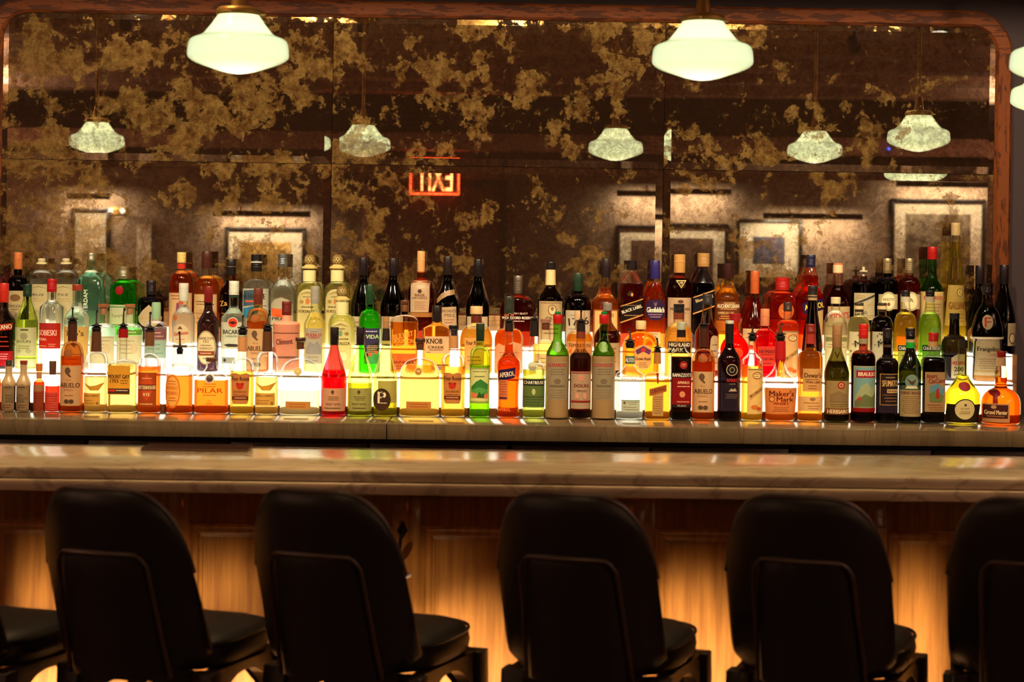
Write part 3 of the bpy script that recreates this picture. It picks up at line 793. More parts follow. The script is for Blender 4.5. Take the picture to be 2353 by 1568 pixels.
            prf = [(max(.0005, r * .86 * math.sin(math.pi * q / 12)), zc_ - r * .98 * math.cos(math.pi * q / 12)) for q in range(13)]
            m.lathe(prf, 24)
            p_ = m.build('stopper', cap_mat((214, 190, 120), 0, .3), t, angle=60)
            sc_ = MB()
            for q in range(1, 8):
                ph = math.pi * q / 8.5
                rr_, zz = r * .90 * math.sin(ph), zc_ - r * math.cos(ph)
                cnt = 11
                for j in range(cnt):
                    a_ = 2 * math.pi * (j + .5 * (q % 2)) / cnt
                    c2 = Vector((rr_ * math.cos(a_), rr_ * math.sin(a_), zz)); n2 = Vector((math.cos(a_) * math.sin(ph), math.sin(a_) * math.sin(ph), -math.cos(ph)))
                    t1 = Vector((-math.sin(a_), math.cos(a_), 0)); t2 = n2.cross(t1)
                    e_ = r * .20
                    vs = [c2 + t1 * e_, c2 + t2 * e_ * 1.25, c2 - t1 * e_, c2 - t2 * e_ * 1.25, c2 + n2 * .0022]
                    sc_.add(vs, [(0, 1, 4), (1, 2, 4), (2, 3, 4), (3, 0, 4)])
            sc_.build('scales', cap_mat((120, 92, 44), 0, .4), p_, smooth=False)
    if knob:
        kr, kh = knob[1] * s / 2, knob[2] * s
        MB().lathe([(kr * .9, zt), (kr, zt + kh * .2), (kr * .95, zt + kh * .7), (kr * .6, zt + kh)], 20).build('cap_knob', cap_mat(knob[0]), t)
    for wv in wrap:
        sleeve('neck_band', wv[0], wv[1], wv[2], .0007 if len(wv) < 4 else wv[3])
    # ---- printed things: projected onto the bottle's front
    def front(x_, z_, off):
        a_, b_, n_ = at(min(max(z_, .001), ztop)); a_ += off; b_ += off
        q = min(.999, abs(x_) / a_)
        return (max(-a_ * .999, min(a_ * .999, x_)), -b_ * (1 - q ** n_) ** (1 / n_), z_)
    def patch(m, poly, off):
        xs = [p[0] for p in poly]; xa, xb = min(xs), max(xs)
        lim = max(at(p[1])[0] for p in poly) * .992
        xa, xb = max(xa, -lim), min(xb, lim)
        nx = max(2, int((xb - xa) / .0028) + 1)
        zs_ = [p[1] for p in poly]; nz = max(1, int((max(zs_) - min(zs_)) / .009))
        vs, fs = [], []
        for i in range(nx + 1):
            x_ = lerp(xa, xb, i / nx); xe = min(max(x_, min(xs) + 1e-6), max(xs) - 1e-6); hit = []
            for j in range(len(poly)):
                (ax, az), (bx, bz) = poly[j], poly[(j + 1) % len(poly)]
                if (ax - xe) * (bx - xe) <= 0 and abs(ax - bx) > 1e-9: hit.append(az + (bz - az) * (xe - ax) / (bx - ax))
            lo, hi = (min(hit), max(hit)) if hit else (zs_[0], zs_[0])
            for j in range(nz + 1): vs.append(front(x_, lerp(lo, hi, j / nz), off))
        W = nz + 1
        for i in range(nx):
            for j in range(nz):
                fs.append((i * W + j, (i + 1) * W + j, (i + 1) * W + j + 1, i * W + j + 1))
        m.add(vs, fs)
    X = lambda x_: (x_ - cx) * s
    cur, inks, lay = None, {}, 0
    def flush():
        for (nm, c_), m in inks.items():
            o_ = m.build(nm, ink(c_), cur or body, smooth=False)
            if nm == 'fine_print': o_['kind'] = 'stuff'
        inks.clear()
    for e in L:
        k = e[0]
        if k in 'rRopOP':
            if k in 'rR': _, xa, xb, ya, yb, c_ = e; poly = [(X(xa), Z(yb)), (X(xb), Z(yb)), (X(xb), Z(ya)), (X(xa), Z(ya))]
            elif k in 'oO': _, xc, yc, rx, ry, c_ = e; poly = [(X(xc + rx * math.cos(a_ * math.pi / 12)), Z(yc - ry * math.sin(a_ * math.pi / 12))) for a_ in range(24)]
            else: _, pl, c_ = e; poly = [(X(a_), Z(b_)) for a_, b_ in pl]
            if k in 'rop':                        # a label of its own
                flush(); lay = 0
                m = MB(); patch(m, poly, .0005 if cur is None else .0008); cur = m.build('label', paper(c_), t, smooth=True)
            else:                                 # printed on the current label
                lay += 1
                m = inks.setdefault(('emblem' if lay < 30 else 'print', c_), MB()); patch(m, poly, .0010 + .00012 * lay)
        elif k == 't':
            _, tx_, xc, yc, tw, hh_, c_ = e[:7]; rot = math.radians(e[7]) if len(e) > 7 else 0.0
            vs, fs = TEXT[tx_]
            lay += 1
            m = inks.setdefault(('lettering', c_), MB()); o_ = .0010 + .00012 * lay
            q = []
            for a_, b_ in vs:
                px_, py_ = a_ * tw, b_ * hh_
                q.append(front(X(xc + px_ * math.cos(rot) - py_ * math.sin(rot)), Z(yc - px_ * math.sin(rot) - py_ * math.cos(rot)), o_))
            m.add(q, fs)
            if hh_ >= 6:                          # heavier strokes for the larger words
                d_ = min(.9, hh_ * .055)
                m.add([front(v_[0] + d_ * s, v_[2], o_ + .00002) for v_ in q], fs)
        elif k == 'n':                            # lines of print too small to read
            _, cnt, xa, xb, ya, yb, c_ = e
            rnd = random.Random(int(xa * 7 + ya)); lay += 1
            m = inks.setdefault(('fine_print', c_), MB())
            for i in range(cnt):
                yy = lerp(ya, yb, (i + .5) / cnt); hgt = min(1.1, (yb - ya) / cnt * .20)
                x_ = xa + rnd.random() * (xb - xa) * .15; xe = xb - rnd.random() * (xb - xa) * .15
                while x_ < xe - 1:
                    ww = min(xe - x_, 1.2 + rnd.random() * 3.2)
                    patch(m, [(X(x_), Z(yy + hgt)), (X(x_ + ww), Z(yy + hgt)), (X(x_ + ww), Z(yy - hgt)), (X(x_), Z(yy - hgt))], .0010 + .00012 * lay)
                    x_ += ww + .8
    flush()
    return t

BOTTLES = []
def b(*a, **k): BOTTLES.append((a, k))
# ------------------------------------------------------------------ bottles: front row, left to right
PAPER = (190, 158, 112)
b('F', -7, 24, 832, 846, 12, 866, 880, 'r', G_BROWN, Q_AMBER, 880, ('screw', ORANGE), 'bitters_bottle', 'sliver of an orange labelled bitters bottle at the left edge', [('r', -18, 4, 884, 944, (170, 90, 40)), ('n', 6, -16, 3, 890, 940, DKBR)])
b('F', 20, 33, 828, 841, 15, 858, 884, 's', G_CLEAR, Q_DARK, 884, ('screw', (60, 48, 36)), 'bitters_bottle', 'small bitters bottle wrapped in tan paper with dark cap', [('r', 5, 35, 886, 946, PAPER), ('p', [(11, 890), (22, 881), (34, 890), (22, 898)], (176, 146, 102)), ('n', 1, 14, 31, 887, 892, DKBR), ('t', 'BLACK', 25, 908, 15, 5, DKBR), ('t', 'WALNUT', 26, 915, 18, 5, DKBR), ('t', 'BITTERS', 26, 922, 17, 5, DKBR), ('n', 2, 10, 32, 928, 938, BROWN)], wrap=[(842, 886, PAPER)])
b('F', 53, 33, 829, 838, 15, 856, 884, 's', G_CLEAR, Q_DARK, 884, ('screw', (140, 50, 30)), 'bitters_bottle', 'small bitters bottle wrapped in tan paper with red cap', [('r', 38, 68, 886, 946, PAPER), ('p', [(42, 890), (53, 881), (66, 890), (53, 898)], (176, 146, 102)), ('n', 1, 45, 61, 887, 892, DKBR), ('t', 'AZTEC', 50, 908, 14, 5, DKBR), ('t', 'CHOCOLATE', 52, 915, 26, 5, DKBR), ('t', 'BITTERS', 51, 922, 17, 5, DKBR), ('n', 2, 42, 64, 928, 938, BROWN)], wrap=[(839, 886, PAPER)])
b('F', 93, 25, 836, 853, 12, 874, 882, 'r', G_BROWN, Q_WHISKY, 878, ('screw', (205, 110, 40), 15.5), 'bitters_bottle', 'tiny bitters bottle with orange cap and rust label', [('r', 81, 105, 886, 944, (176, 88, 48)), ('r', 82, 105, 884, 899, (206, 150, 100)), ('n', 8, 83, 103, 902, 942, (120, 40, 26))], wrap=[(858, 870, (196, 130, 90))])
b('F', 122.5, 35, 830, 861, 15, 872, 886, 'c', G_CLEAR, (1.0, .16, .08), 887, ('screw', (92, 62, 40), 16), 'bitters_bottle', 'small red bitters bottle with brown cap and salmon label', [('r', 107, 138, 900, 942, (226, 110, 84)), ('n', 7, 109, 136, 902, 940, (170, 50, 40)), ('R', 108, 137, 908, 910, (170, 50, 40))], wrap=[(846, 860, (110, 72, 40))])
def rum(row, cx, dx, top, capb, neckb, shl, lab, x0, x1, y0, y1, label, **k):
    m = (x0 + x1) / 2
    b(row, cx, 53, top, capb, 20, neckb, shl, 'r', G_BROWN, (.98, .55, .18), shl - 4, k.pop('cap', None), 'rum_bottle', label,
      [('o', cx - 4, shl - 11, 11, 9, (176, 106, 52)), ('O', cx - 4, shl - 11, 8.5, 6.5, (150, 84, 40)), ('r', x0, x1, y0, y1, (226, 198, 142)), ('O', m - 4, y0 + 12, 7, 8, (96, 70, 46)), ('P', [(m - 9, y0 + 18), (m - 2, y0 + 16), (m + 5, y0 + 26), (m + 1, y0 + 27)], (96, 70, 46)), ('t', 'Ron', m - 1, y0 + 33, 11, 5, (140, 110, 70)), ('t', 'ABUELO', m, y0 + 45, (x1 - x0) * .92, 11, (70, 48, 30)), ('t', 'AÑEJO', m - 2, y0 + 56, 22, 5.5, (110, 80, 50)), ('n', 1, m - 12, m + 12, y0 + 66, y0 + 71, (120, 90, 60)), ('O', m - 6, y0 + 82, 6, 5, (84, 62, 42)), ('O', m + 5, y0 + 82, 6, 5, (84, 62, 42))], **k)
rum('F', 165.5, 0, 742, 742, 786, 822, 0, 141.5, 189, 839, 931, 'amber rum bottle with cream portrait label, pourer, beside the bitters bottles', pour=(166, 707), wrap=[(744, 783, (74, 38, 24))])
def apple(cx, label, tip, x0, x1):
    b('F', cx, 55, 757, 757, 20, 808, 836, 'r', G_CLEAR, (1.0, .80, .42), 866, None, 'brandy_bottle', label, [('r', x0, x1, 902, 931, (226, 176, 88)), ('t', 'LAIRD & COMPANY', (x0 + x1) / 2, 908, (x1 - x0) * .84, 4.6, DKBR), ('O', x1 - 6, 925, 3, 3, (150, 100, 40)), ('n', 2, x0 + 3, x1 - 12, 916, 928, (170, 120, 50)), ('P', [(cx - 24, 878), (cx - 8, 886), (cx + 6, 884), (cx + 24, 877), (cx + 12, 896), (cx - 8, 896)], (206, 146, 46)), ('n', 1, cx - 22, cx + 20, 853, 860, (160, 100, 80))], pour=tip, wrap=[(762, 808, (88, 52, 28))], nb=24)
apple(221, 'clear brandy bottle with eagle print and pourer beside the first rum bottle', (222, 713), 196, 236)
b('F', 282, 66, 756, 756, 18, 826, 839, 'b', G_CLEAR, (1.0, .80, .40), 836, None, 'rum_bottle', 'square clear bottle with yellow label and red collar below pourer', [('r', 254, 305, 839, 905, (232, 170, 58)), ('t', 'MOUNT GAY', 279, 864, 48, 9.5, BLK), ('t', '1703', 269, 874, 18, 8, BLK), ('n', 2, 282, 302, 870, 882, (120, 80, 30)), ('R', 255, 304, 891, 903, (70, 44, 30)), ('R', 256, 272, 893, 898, (196, 50, 26)), ('n', 1, 274, 302, 893, 898, CREAM)], pour=(285, 708), wrap=[(756, 776, (150, 18, 20), .003)], sec='q')
b('F', 341, 54, 762, 762, 21, 812, 838, 'b', G_CLEAR, (1.0, .46, .12), 842, None, 'whiskey_bottle', 'amber bottle with rust diamond label and pourer left of the wreath bottle', [('r', 319, 361, 855, 933, (178, 86, 38)), ('P', [(320, 888), (340, 857), (360, 888), (340, 920)], (196, 74, 30)), ('R', 319, 361, 882, 896, (120, 52, 30)), ('t', 'RITTENHOUSE', 340, 889, 40, 8.5, (240, 214, 150)), ('t', 'RYE', 340, 905, 15, 7, (240, 214, 150)), ('n', 1, 328, 352, 866, 870, (240, 200, 120)), ('n', 1, 322, 358, 924, 930, (240, 200, 120))], pour=(342.5, 717), wrap=[(763, 795, (110, 68, 40))])
b('F', 413.5, 63, 806, 806, 15, 834, 846, 'b', G_CLEAR, (1.0, .44, .12), 862, None, 'amaro_bottle', 'clear square-shouldered bottle with orange laurel wreath print and black pourer', [('o', 402, 898, 19.5, 39, (240, 150, 50)), ('O', 402, 898, 16, 34, (244, 172, 76)), ('n', 2, 389, 415, 872, 884, (190, 90, 30)), ('t', 'AMARO', 401, 890, 27, 9, (214, 104, 30)), ('t', 'NONINO', 401, 902, 27, 9, (214, 104, 30)), ('n', 2, 392, 414, 910, 922, (190, 90, 30))], pour=(412, 762))
b('F', 486.5, 82, 822, 831, 26, 842, 874, 's', G_CLEAR, (1.0, .42, .10), 873, ('cork', (96, 58, 38), 29, None), 'rum_bottle', 'squat wide amber bottle with round dark seal and red lettering', [('o', 486.5, 868, 11.5, 11.5, (226, 224, 214)), ('O', 486.5, 868, 8, 8, (70, 50, 44)), ('t', 'PILAR', 487, 896, 58, 11, (206, 62, 16)), ('n', 2, 471, 503, 878, 890, (206, 70, 20)), ('n', 1, 472, 502, 903, 910, (206, 70, 20)), ('t', '23', 486, 920, 8, 5, (206, 70, 20)), ('n', 1, 477, 495, 923, 929, (206, 70, 20))], sec='v')
def roses(row, cx, label, y0, top, capb, shl, neckb, nlab, **k):
    x0, x1 = cx - 22, cx + 20
    b(row, cx, 57, top, capb, 21, neckb, shl, 'r', G_CLEAR, (1.0, .76, .26), shl + 4, k.pop('cap', None), 'whiskey_bottle', label, [('p', [(x0, y0 + 2), (x0 + 10, y0), (cx, y0 + 3), (x1 - 8, y0), (x1, y0 + 3), (x1 - 1, y0 + 60), (x1 - 4, y0 + 71), (x0 + 5, y0 + 71), (x0 + 1, y0 + 60)], (206, 140, 84)), ('t', 'Four Roses', cx - 1, y0 + 13, 39, 9.5, (64, 34, 26)), ('O', cx - 1, y0 + 30, 8.5, 7.5, (186, 44, 24)), ('O', cx - 7, y0 + 25, 3.5, 3, (150, 34, 20)), ('O', cx + 5, y0 + 25, 3.5, 3, (150, 34, 20)), ('t', 'BOURBON', cx - 1, y0 + 43, 28, 5, (64, 34, 26)), ('n', 1, x0 + 4, x1 - 3, y0 + 48, y0 + 52, (90, 50, 36)), ('R', x0 + 2, x1 - 2, y0 + 53, y0 + 61, (110, 48, 30)), ('n', 1, x0 + 6, x1 - 6, y0 + 54, y0 + 60, (220, 170, 110))], wrap=[(nlab[0], nlab[1], (196, 136, 84))], **k)
roses('F', 558.5, 'gold whiskey bottle with rose label and pourer, right of the squat amber bottle', 856, 762, 762, 849, 822, (774, 808), pour=(559.5, 725))
apple(615, 'clear brandy bottle with eagle print and pourer beside the wide flask', (621, 721), 590, 636)
def flask(cx, label, top, liq, l0, lx0, lx1, gold):
    b('F', cx, 95, top, top + 9, 22, 823, 872, 'r', G_CLEAR, liq, l0, ('cork', (64, 38, 26), 24, (120, 66, 36)), 'whiskey_bottle', label, [('o', cx - 2, 852, 9.5, 9.5, (236, 206, 130)), ('O', cx - 2, 852, 7, 7, gold), ('t', 'W', cx - 2, 852, 8, 7, (240, 220, 150)), ('r', lx0, lx1, 921, 938, (206, 138, 72)), ('n', 2, lx0 + 4, lx1 - 4, 924, 936, (150, 84, 40))], sec='k')
flask(690.5, 'broad clear flask of pale whiskey with small tan label, left of the red wine', 776, (1.0, .90, .66), 897, 661, 718, (210, 180, 120))
def pinot(cx, gl, liq, label, seal):
    b('F', cx, 59, 752, 793, 18.5, 796, 868, 'w', gl, liq, 880 if seal else 850, ('foil', (26, 18, 20)), 'wine_bottle', label, ([('O', cx, 846, 15, 13, (150, 176, 40))] if False else []) + [('r', cx - 24, cx + 27, 891, 943, (212, 190, 142) if not seal else (186, 178, 108)), ('P', [(cx, 894), (cx + 4, 899), (cx, 906), (cx - 4, 899)], (80, 60, 40)), ('n', 3, cx - 12, cx + 16, 908, 919, (110, 90, 60)), ('t', 'PINOT NOIR', cx + 1, 927, 32, 4.6, (70, 54, 36)), ('n', 1, cx - 20, cx + 22, 933, 939, (90, 70, 44))])
pinot(766.5, (.92, .10, .16), (.95, .05, .10), 'bright red wine bottle with black capsule and tan label', 0)
pinot(826.5, (.78, .86, .18), (.70, .66, .20), 'lime green wine bottle with black capsule between red and olive wine bottles', 1)
b('F', 885.5, 56, 728, 755, 13, 790, 872, 'w', G_OLIVE, (.82, .74, .24), 905, ('foil', (170, 126, 80)), 'wine_bottle', 'olive wine bottle with round dark brown script label', [('r', 870, 912, 874, 924, (206, 190, 104)), ('o', 879, 917, 21, 26, (84, 56, 36)), ('t', 'P', 879, 912, 19, 27, (236, 220, 180)), ('n', 1, 872, 892, 922, 927, (236, 220, 180))], wrap=[(755, 783, (38, 30, 24), .002)], nb=18)
flask(965, 'broad flask of golden bourbon with round W seal', 778, (1.0, .80, .36), 838, 936, 993, (170, 110, 40))
roses('F', 1042, 'gold whiskey bottle with rose label and black cap in front of dark wine bottles', 855, 748, 758, 838, 812, (772, 801), cap=('screw', BLK))
b('F', 1103, 48.5, 744, 784, 18.5, 797, 825, 'r', (.50, .82, .10), (.62, .86, .16), 840, ('foil', (26, 46, 26)), 'mezcal_bottle', 'bright green bottle with green mountain picture label', [('r', 1081, 1125, 844, 926, (186, 184, 116)), ('R', 1083, 1123, 848, 921, (206, 206, 132)), ('n', 1, 1085, 1121, 850, 856, (110, 110, 70)), ('P', [(1084, 888), (1095, 876), (1106, 870), (1122, 882), (1122, 898), (1084, 898)], (52, 120, 50)), ('P', [(1084, 896), (1100, 888), (1122, 894), (1122, 906), (1084, 906)], (84, 150, 66)), ('P', [(1084, 900), (1110, 906), (1122, 903), (1122, 914), (1084, 913)], (214, 120, 70)), ('P', [(1096, 912), (1103, 899), (1108, 906), (1114, 900), (1114, 913)], (40, 84, 34)), ('t', 'Chichicapa', 1104, 921, 28, 6, (206, 206, 90)), ('n', 1, 1088, 1118, 862, 866, (60, 80, 50))])
b('F', 1169, 55, 746, 746, 20, 812, 838, 's', G_CLEAR, (1.0, .34, .04), 792, None, 'aperitif_bottle', 'red orange aperitif bottle with slanted blue label and pourer', [('p', [(1146, 850), (1185, 843), (1184, 867), (1146, 875)], (48, 34, 88)), ('t', 'APEROL', 1165, 859, 34, 11, (244, 220, 190), 9), ('r', 1147, 1168, 872, 918, (226, 150, 92)), ('n', 6, 1149, 1166, 874, 908, (150, 70, 40)), ('R', 1149, 1166, 911, 916, (90, 44, 40)), ('t', 'APEROL', 1160, 940, 28, 7, (240, 110, 50))], pour=(1171, 722), wrap=[(747, 762, (34, 22, 22))], prof=[(961, 26), (952, 27.5), (930, 25), (890, 25), (860, 27), (840, 27.5), (828, 25), (816, 14), (806, 10.5), (770, 9.5), (746, 9)])
b('F', 1227, 52, 741, 741, 18, 828, 843, 's', G_CLEAR, (.80, .84, .34), 849, None, 'liqueur_bottle', 'pale green liqueur bottle with dark green label between aperitif and straw bottle', [('o', 1224, 842, 11, 11, (226, 226, 190)), ('O', 1224, 842, 8.5, 8.5, (160, 150, 110)), ('r', 1202, 1252, 870, 935, (104, 122, 70)), ('R', 1203, 1251, 871, 885, (26, 30, 24)), ('t', 'CHARTREUSE', 1227, 878, 45, 7.5, (236, 230, 196)), ('O', 1227, 899, 4.5, 7, (186, 186, 120)), ('R', 1203, 1251, 910, 912, (56, 66, 40)), ('n', 3, 1207, 1247, 914, 932, (60, 74, 44))], pour=(1231, 714), wrap=[(742, 773, (26, 22, 22))], nb=27)
STRAW = (156, 124, 80)
def straw(row, cx, label, y, base):
    d = y - 713
    L_ = [('o', cx - 2, 795 + d, 11, 12, (120, 170, 50)), ('r', cx - 22, cx + 22, 828 + d, 915 + d, (186, 168, 130)), ('t', 'LUXARDO', cx - 1, 836 + d, 41, 8.5, (176, 22, 26)), ('n', 3, cx - 18, cx + 17, 843 + d, 860 + d, (120, 100, 76)), ('O', cx, 873 + d, 8, 6, (116, 96, 70)), ('t', 'MARASCHINO', cx, 884 + d, 34, 5, (70, 54, 40)), ('n', 4, cx - 18, cx + 18, 890 + d, 912 + d, (140, 118, 88))]
    if row == 'B': L_ = [('r', cx - 22, cx + 22, 674, 780, (226, 206, 150)), ('t', 'LUXARDO', cx - 1, 684, 41, 8.5, (176, 22, 26)), ('n', 6, cx - 18, cx + 17, 695, 740, (150, 120, 80))]
    b(row, cx, 53, y + (8 if row == 'F' else 0), y + 29, 20, y + 60, y + 103, 's', (.18, .66, .06) if row == 'F' else (.06, .34, .05), (.80, .86, .30) if row == 'F' else (.3, .6, .2), y + 74, ('foil', (176, 24, 22), 22), 'liqueur_bottle', label, L_, wrap=[(y + 103, base, STRAW if row == 'F' else (210, 180, 120))], knob=((20, 110, 50), 15, 7) if row == 'F' else None)
straw('F', 1282, 'straw wrapped green bottle with red cap, left of the red vermouth', 715, 960)
b('F', 1333, 51, 746, 746, 19, 798, 823, 's', (.86, .60, .30), (.16, .012, .010), 811, None, 'vermouth_bottle', 'dark red vermouth bottle with ornate cream label between straw wrapped bottles', [('r', 1311, 1357, 853, 938, (222, 184, 146)), ('R', 1313, 1355, 855, 857, (140, 50, 40)), ('O', 1334, 868, 8, 7, (196, 130, 100)), ('t', 'DOLIN', 1334, 885, 32, 7.5, (104, 30, 28)), ('t', 'VERMOUTH', 1335, 897, 22, 4.4, (104, 30, 28)), ('O', 1325, 909, 5, 7, (206, 140, 112)), ('O', 1343, 909, 5, 7, (206, 140, 112)), ('R', 1312, 1356, 919, 923, (140, 36, 30))], pour=(1333, 714), wrap=[(747, 762, (30, 24, 22)), (762, 778, (120, 50, 30))], nb=22)
straw('F', 1388, 'straw wrapped green bottle with red cap, right of the red vermouth', 715, 960)
b('F', 1447, 65, 792, 792, 21, 838, 864, 's', G_CLEAR, Q_CLEAR, 866, None, 'tequila_bottle', 'clear tequila bottle with teal neck label and small teal foot label', [('r', 1436, 1458, 818, 836, (84, 112, 104)), ('t', 'ALTOS', 1446, 827, 20, 10, (226, 226, 206)), ('r', 1427, 1469, 917, 945, (206, 210, 180)), ('R', 1428, 1468, 918, 919.5, (120, 150, 140)), ('O', 1434, 924, 3.5, 3.5, (130, 100, 60)), ('n', 2, 1440, 1466, 920, 929, (130, 120, 90)), ('n', 2, 1430, 1466, 931, 942, (140, 130, 100)), ('n', 1, 1424, 1472, 866, 874, (150, 130, 110))], pour=(1444, 755), nb=23)
b('F', 1510.5, 59, 808, 808, 15, 856, 874, 'r', (.92, .74, .44), (1.0, .70, .22), 872, None, 'liqueur_bottle', 'short square amber liqueur bottle with curved banner label', [('r', 1498, 1523, 900, 954, (206, 170, 108)), ('n', 8, 1500, 1521, 908, 950, (140, 104, 60)), ('p', [(1491, 893), (1530, 882), (1530, 898), (1491, 909)], (186, 112, 60)), ('t', 'COINTREAU', 1510.5, 895, 36, 8.5, (84, 40, 26), 15), ('P', [(1507, 857), (1513, 857), (1512, 880), (1508, 880)], (150, 40, 20))], pour=(1508, 777), wrap=[(810, 836, (176, 112, 52))], sec='q', nb=18)
b('F', 1564, 48, 740, 758, 19, 800, 818, 's', G_CLEAR, (.05, .008, .004), 820, ('screw', (170, 170, 146)), 'amaro_bottle', 'dark square amaro bottle with red label and silver cap', [('o', 1568, 838, 9, 9, (196, 40, 34)), ('n', 2, 1562, 1574, 834, 842, (236, 180, 150)), ('r', 1543, 1587, 867, 928, (170, 26, 26)), ('r', 1542, 1588, 854, 867, (38, 22, 26)), ('t', 'RAMAZZOTTI', 1565, 861, 43, 8, (240, 226, 200)), ('t', 'AMARO', 1568, 878, 27, 6.5, (240, 190, 150)), ('n', 1, 1552, 1584, 884, 890, (236, 180, 140)), ('O', 1566, 905, 7, 7, (210, 130, 90)), ('n', 1, 1550, 1582, 918, 926, (226, 150, 110)), ('R', 1543, 1587, 928, 935, (40, 20, 22)), ('t', 'MILANO', 1565, 931, 20, 4, (226, 200, 170))], wrap=[(758, 775, (26, 16, 18))], sec='q', nb=22)
rum('F', 1616.5, 0, 754, 754, 802, 834, 0, 1592, 1637, 853, 946, 'amber rum bottle with cream portrait label, pourer, beside the black amaro', pour=(1620, 718), wrap=[(755, 798, (66, 30, 20))])
b('F', 1676, 53, 737, 744, 19, 790, 832, 's', G_BLACK, None, 0, ('screw', (206, 200, 176), 20), 'amaro_bottle', 'black amaro bottle with white ringed cap and circular cream emblem', [('O', 1680, 849, 13.5, 13.5, (196, 176, 140)), ('O', 1680, 849, 12, 12, BLK), ('O', 1680, 849, 6.5, 6.5, (170, 150, 116)), ('O', 1680, 849, 5, 5, BLK), ('t', 'AMARO', 1681, 873, 28, 8, (176, 30, 26)), ('n', 1, 1672, 1690, 879, 883, (150, 130, 100)), ('P', [(1672, 898), (1679, 891), (1683, 894), (1687, 890), (1692, 898)], (170, 150, 116)), ('n', 3, 1664, 1696, 903, 915, (110, 92, 70))], wrap=[(744, 790, (24, 16, 18))])
def curacao(row, cx, top, label, y0, tip=None, **k):
    b(row, cx, 50, top, k.get('capb', top), 18, y0 - 38 if row == 'F' else 735, y0 - 15 if row == 'F' else 752, 's' if row == 'F' else 'r', G_CLEAR, (1.0, .74, .24) if row == 'F' else (1.0, .46, .05), y0 - 5 if row == 'F' else 738, k.get('cap'), 'liqueur_bottle', label, [('r', cx - 13, cx + 24, y0, y0 + 104, (236, 206, 140)), ('R', cx - 12, cx + 23, y0 + 1, y0 + 2.5, (96, 70, 40)), ('O', cx + 9, y0 + 16, 11, 8, (150, 60, 30)), ('O', cx + 9, y0 + 16, 9, 6, (236, 206, 140)), ('n', 2, cx + 2, cx + 16, y0 + 11, y0 + 20, (110, 60, 40)), ('P', [(cx - 8, y0 + 62), (cx + 22, y0 + 40), (cx + 22, y0 + 50), (cx - 8, y0 + 74)], (206, 160, 84)), ('t', 'DRY CURAÇAO', cx + 7, y0 + 56, 34, 8, (70, 40, 24), 34), ('O', cx + 4, y0 + 88, 9, 5, (206, 110, 40)), ('O', cx + 14, y0 + 92, 6, 4, (190, 80, 30))], pour=tip, sec='o')
curacao('F', 1728, 776, 'pale gold liqueur bottle with tall cream label and pourer beside the red waxed bottle', 846, tip=(1728, 752))
b('F', 1792.5, 77, 776, 776, 21, 832, 874, 'r', G_CLEAR, (1.0, .50, .14), 893, None, 'whiskey_bottle', 'squat bourbon bottle with dripping red wax and tan label', [('p', [(1757, 890), (1830, 890), (1827, 950), (1759, 950)], (222, 152, 84)), ('t', "Maker's", 1793, 903, 56, 13, (74, 26, 22)), ('t', 'Mark', 1801, 916, 39, 11, (74, 26, 22)), ('O', 1771, 916, 6.5, 6.5, (96, 40, 30)), ('O', 1771, 916, 5, 5, (222, 152, 84)), ('t', 'WHISKY', 1792, 926, 36, 6, (74, 26, 22)), ('n', 3, 1772, 1812, 932, 945, (150, 90, 60)), ('p', [(1780, 822), (1805, 822), (1806, 834), (1804, 826), (1801, 828), (1799, 845), (1797, 828), (1794, 836), (1791, 827), (1788, 832), (1785, 850), (1783, 856), (1781, 846)], (176, 20, 26))], pour=(1796, 743), wrap=[(784, 826, (176, 20, 26), .0018)], prof=[(970, 33), (955, 34.5), (920, 36.5), (890, 38.5), (878, 38), (868, 34), (856, 22), (845, 15), (835, 12.5), (800, 11), (776, 10.5)], sec='v')
b('F', 1862, 59, 745, 767, 21, 806, 826, 'r', G_CLEAR, (1.0, .57, .15), 800, ('screw', (120, 26, 22)), 'whisky_bottle', 'amber scotch bottle with dark red cap and two cream labels', [('r', 1842, 1885, 846, 898, (226, 186, 118)), ('t', "Dewar's", 1864, 861, 38, 11, (64, 36, 26)), ('n', 1, 1846, 1882, 868, 873, (110, 70, 44)), ('t', 'White Label', 1864, 876, 33, 6.5, (110, 76, 46)), ('n', 2, 1850, 1878, 882, 894, (130, 90, 56)), ('r', 1834, 1889, 910, 943, (236, 206, 140)), ('O', 1864, 916, 7, 4, (150, 110, 70)), ('n', 1, 1844, 1884, 922, 927, (120, 84, 50)), ('n', 2, 1850, 1882, 929, 940, (150, 110, 70))], wrap=[(767, 790, (150, 44, 34))], nb=27)
b('F', 1923, 57, 747, 799, 21, 800, 856, 'w', (.20, .17, .04), (.30, .27, .06), 830, ('foil', (150, 108, 68)), 'liqueur_bottle', 'dark olive champagne shaped bottle with tan building label', [('r', 1897, 1950, 874, 937, (196, 164, 104)), ('O', 1929, 884, 9, 8.5, (150, 34, 24)), ('O', 1929, 884, 5.5, 5.5, (206, 160, 110)), ('R', 1928, 1930, 880, 888, (150, 34, 24)), ('R', 1926, 1932, 883, 885, (150, 34, 24)), ('P', [(1904, 906), (1924, 897), (1944, 906), (1944, 922), (1904, 922)], (130, 104, 66)), ('n', 2, 1900, 1948, 925, 934, (120, 92, 56)), ('r', 1897, 1951, 937, 951, (150, 84, 46)), ('t', 'HERBSAINT', 1924, 944, 49, 9, (240, 214, 160))])
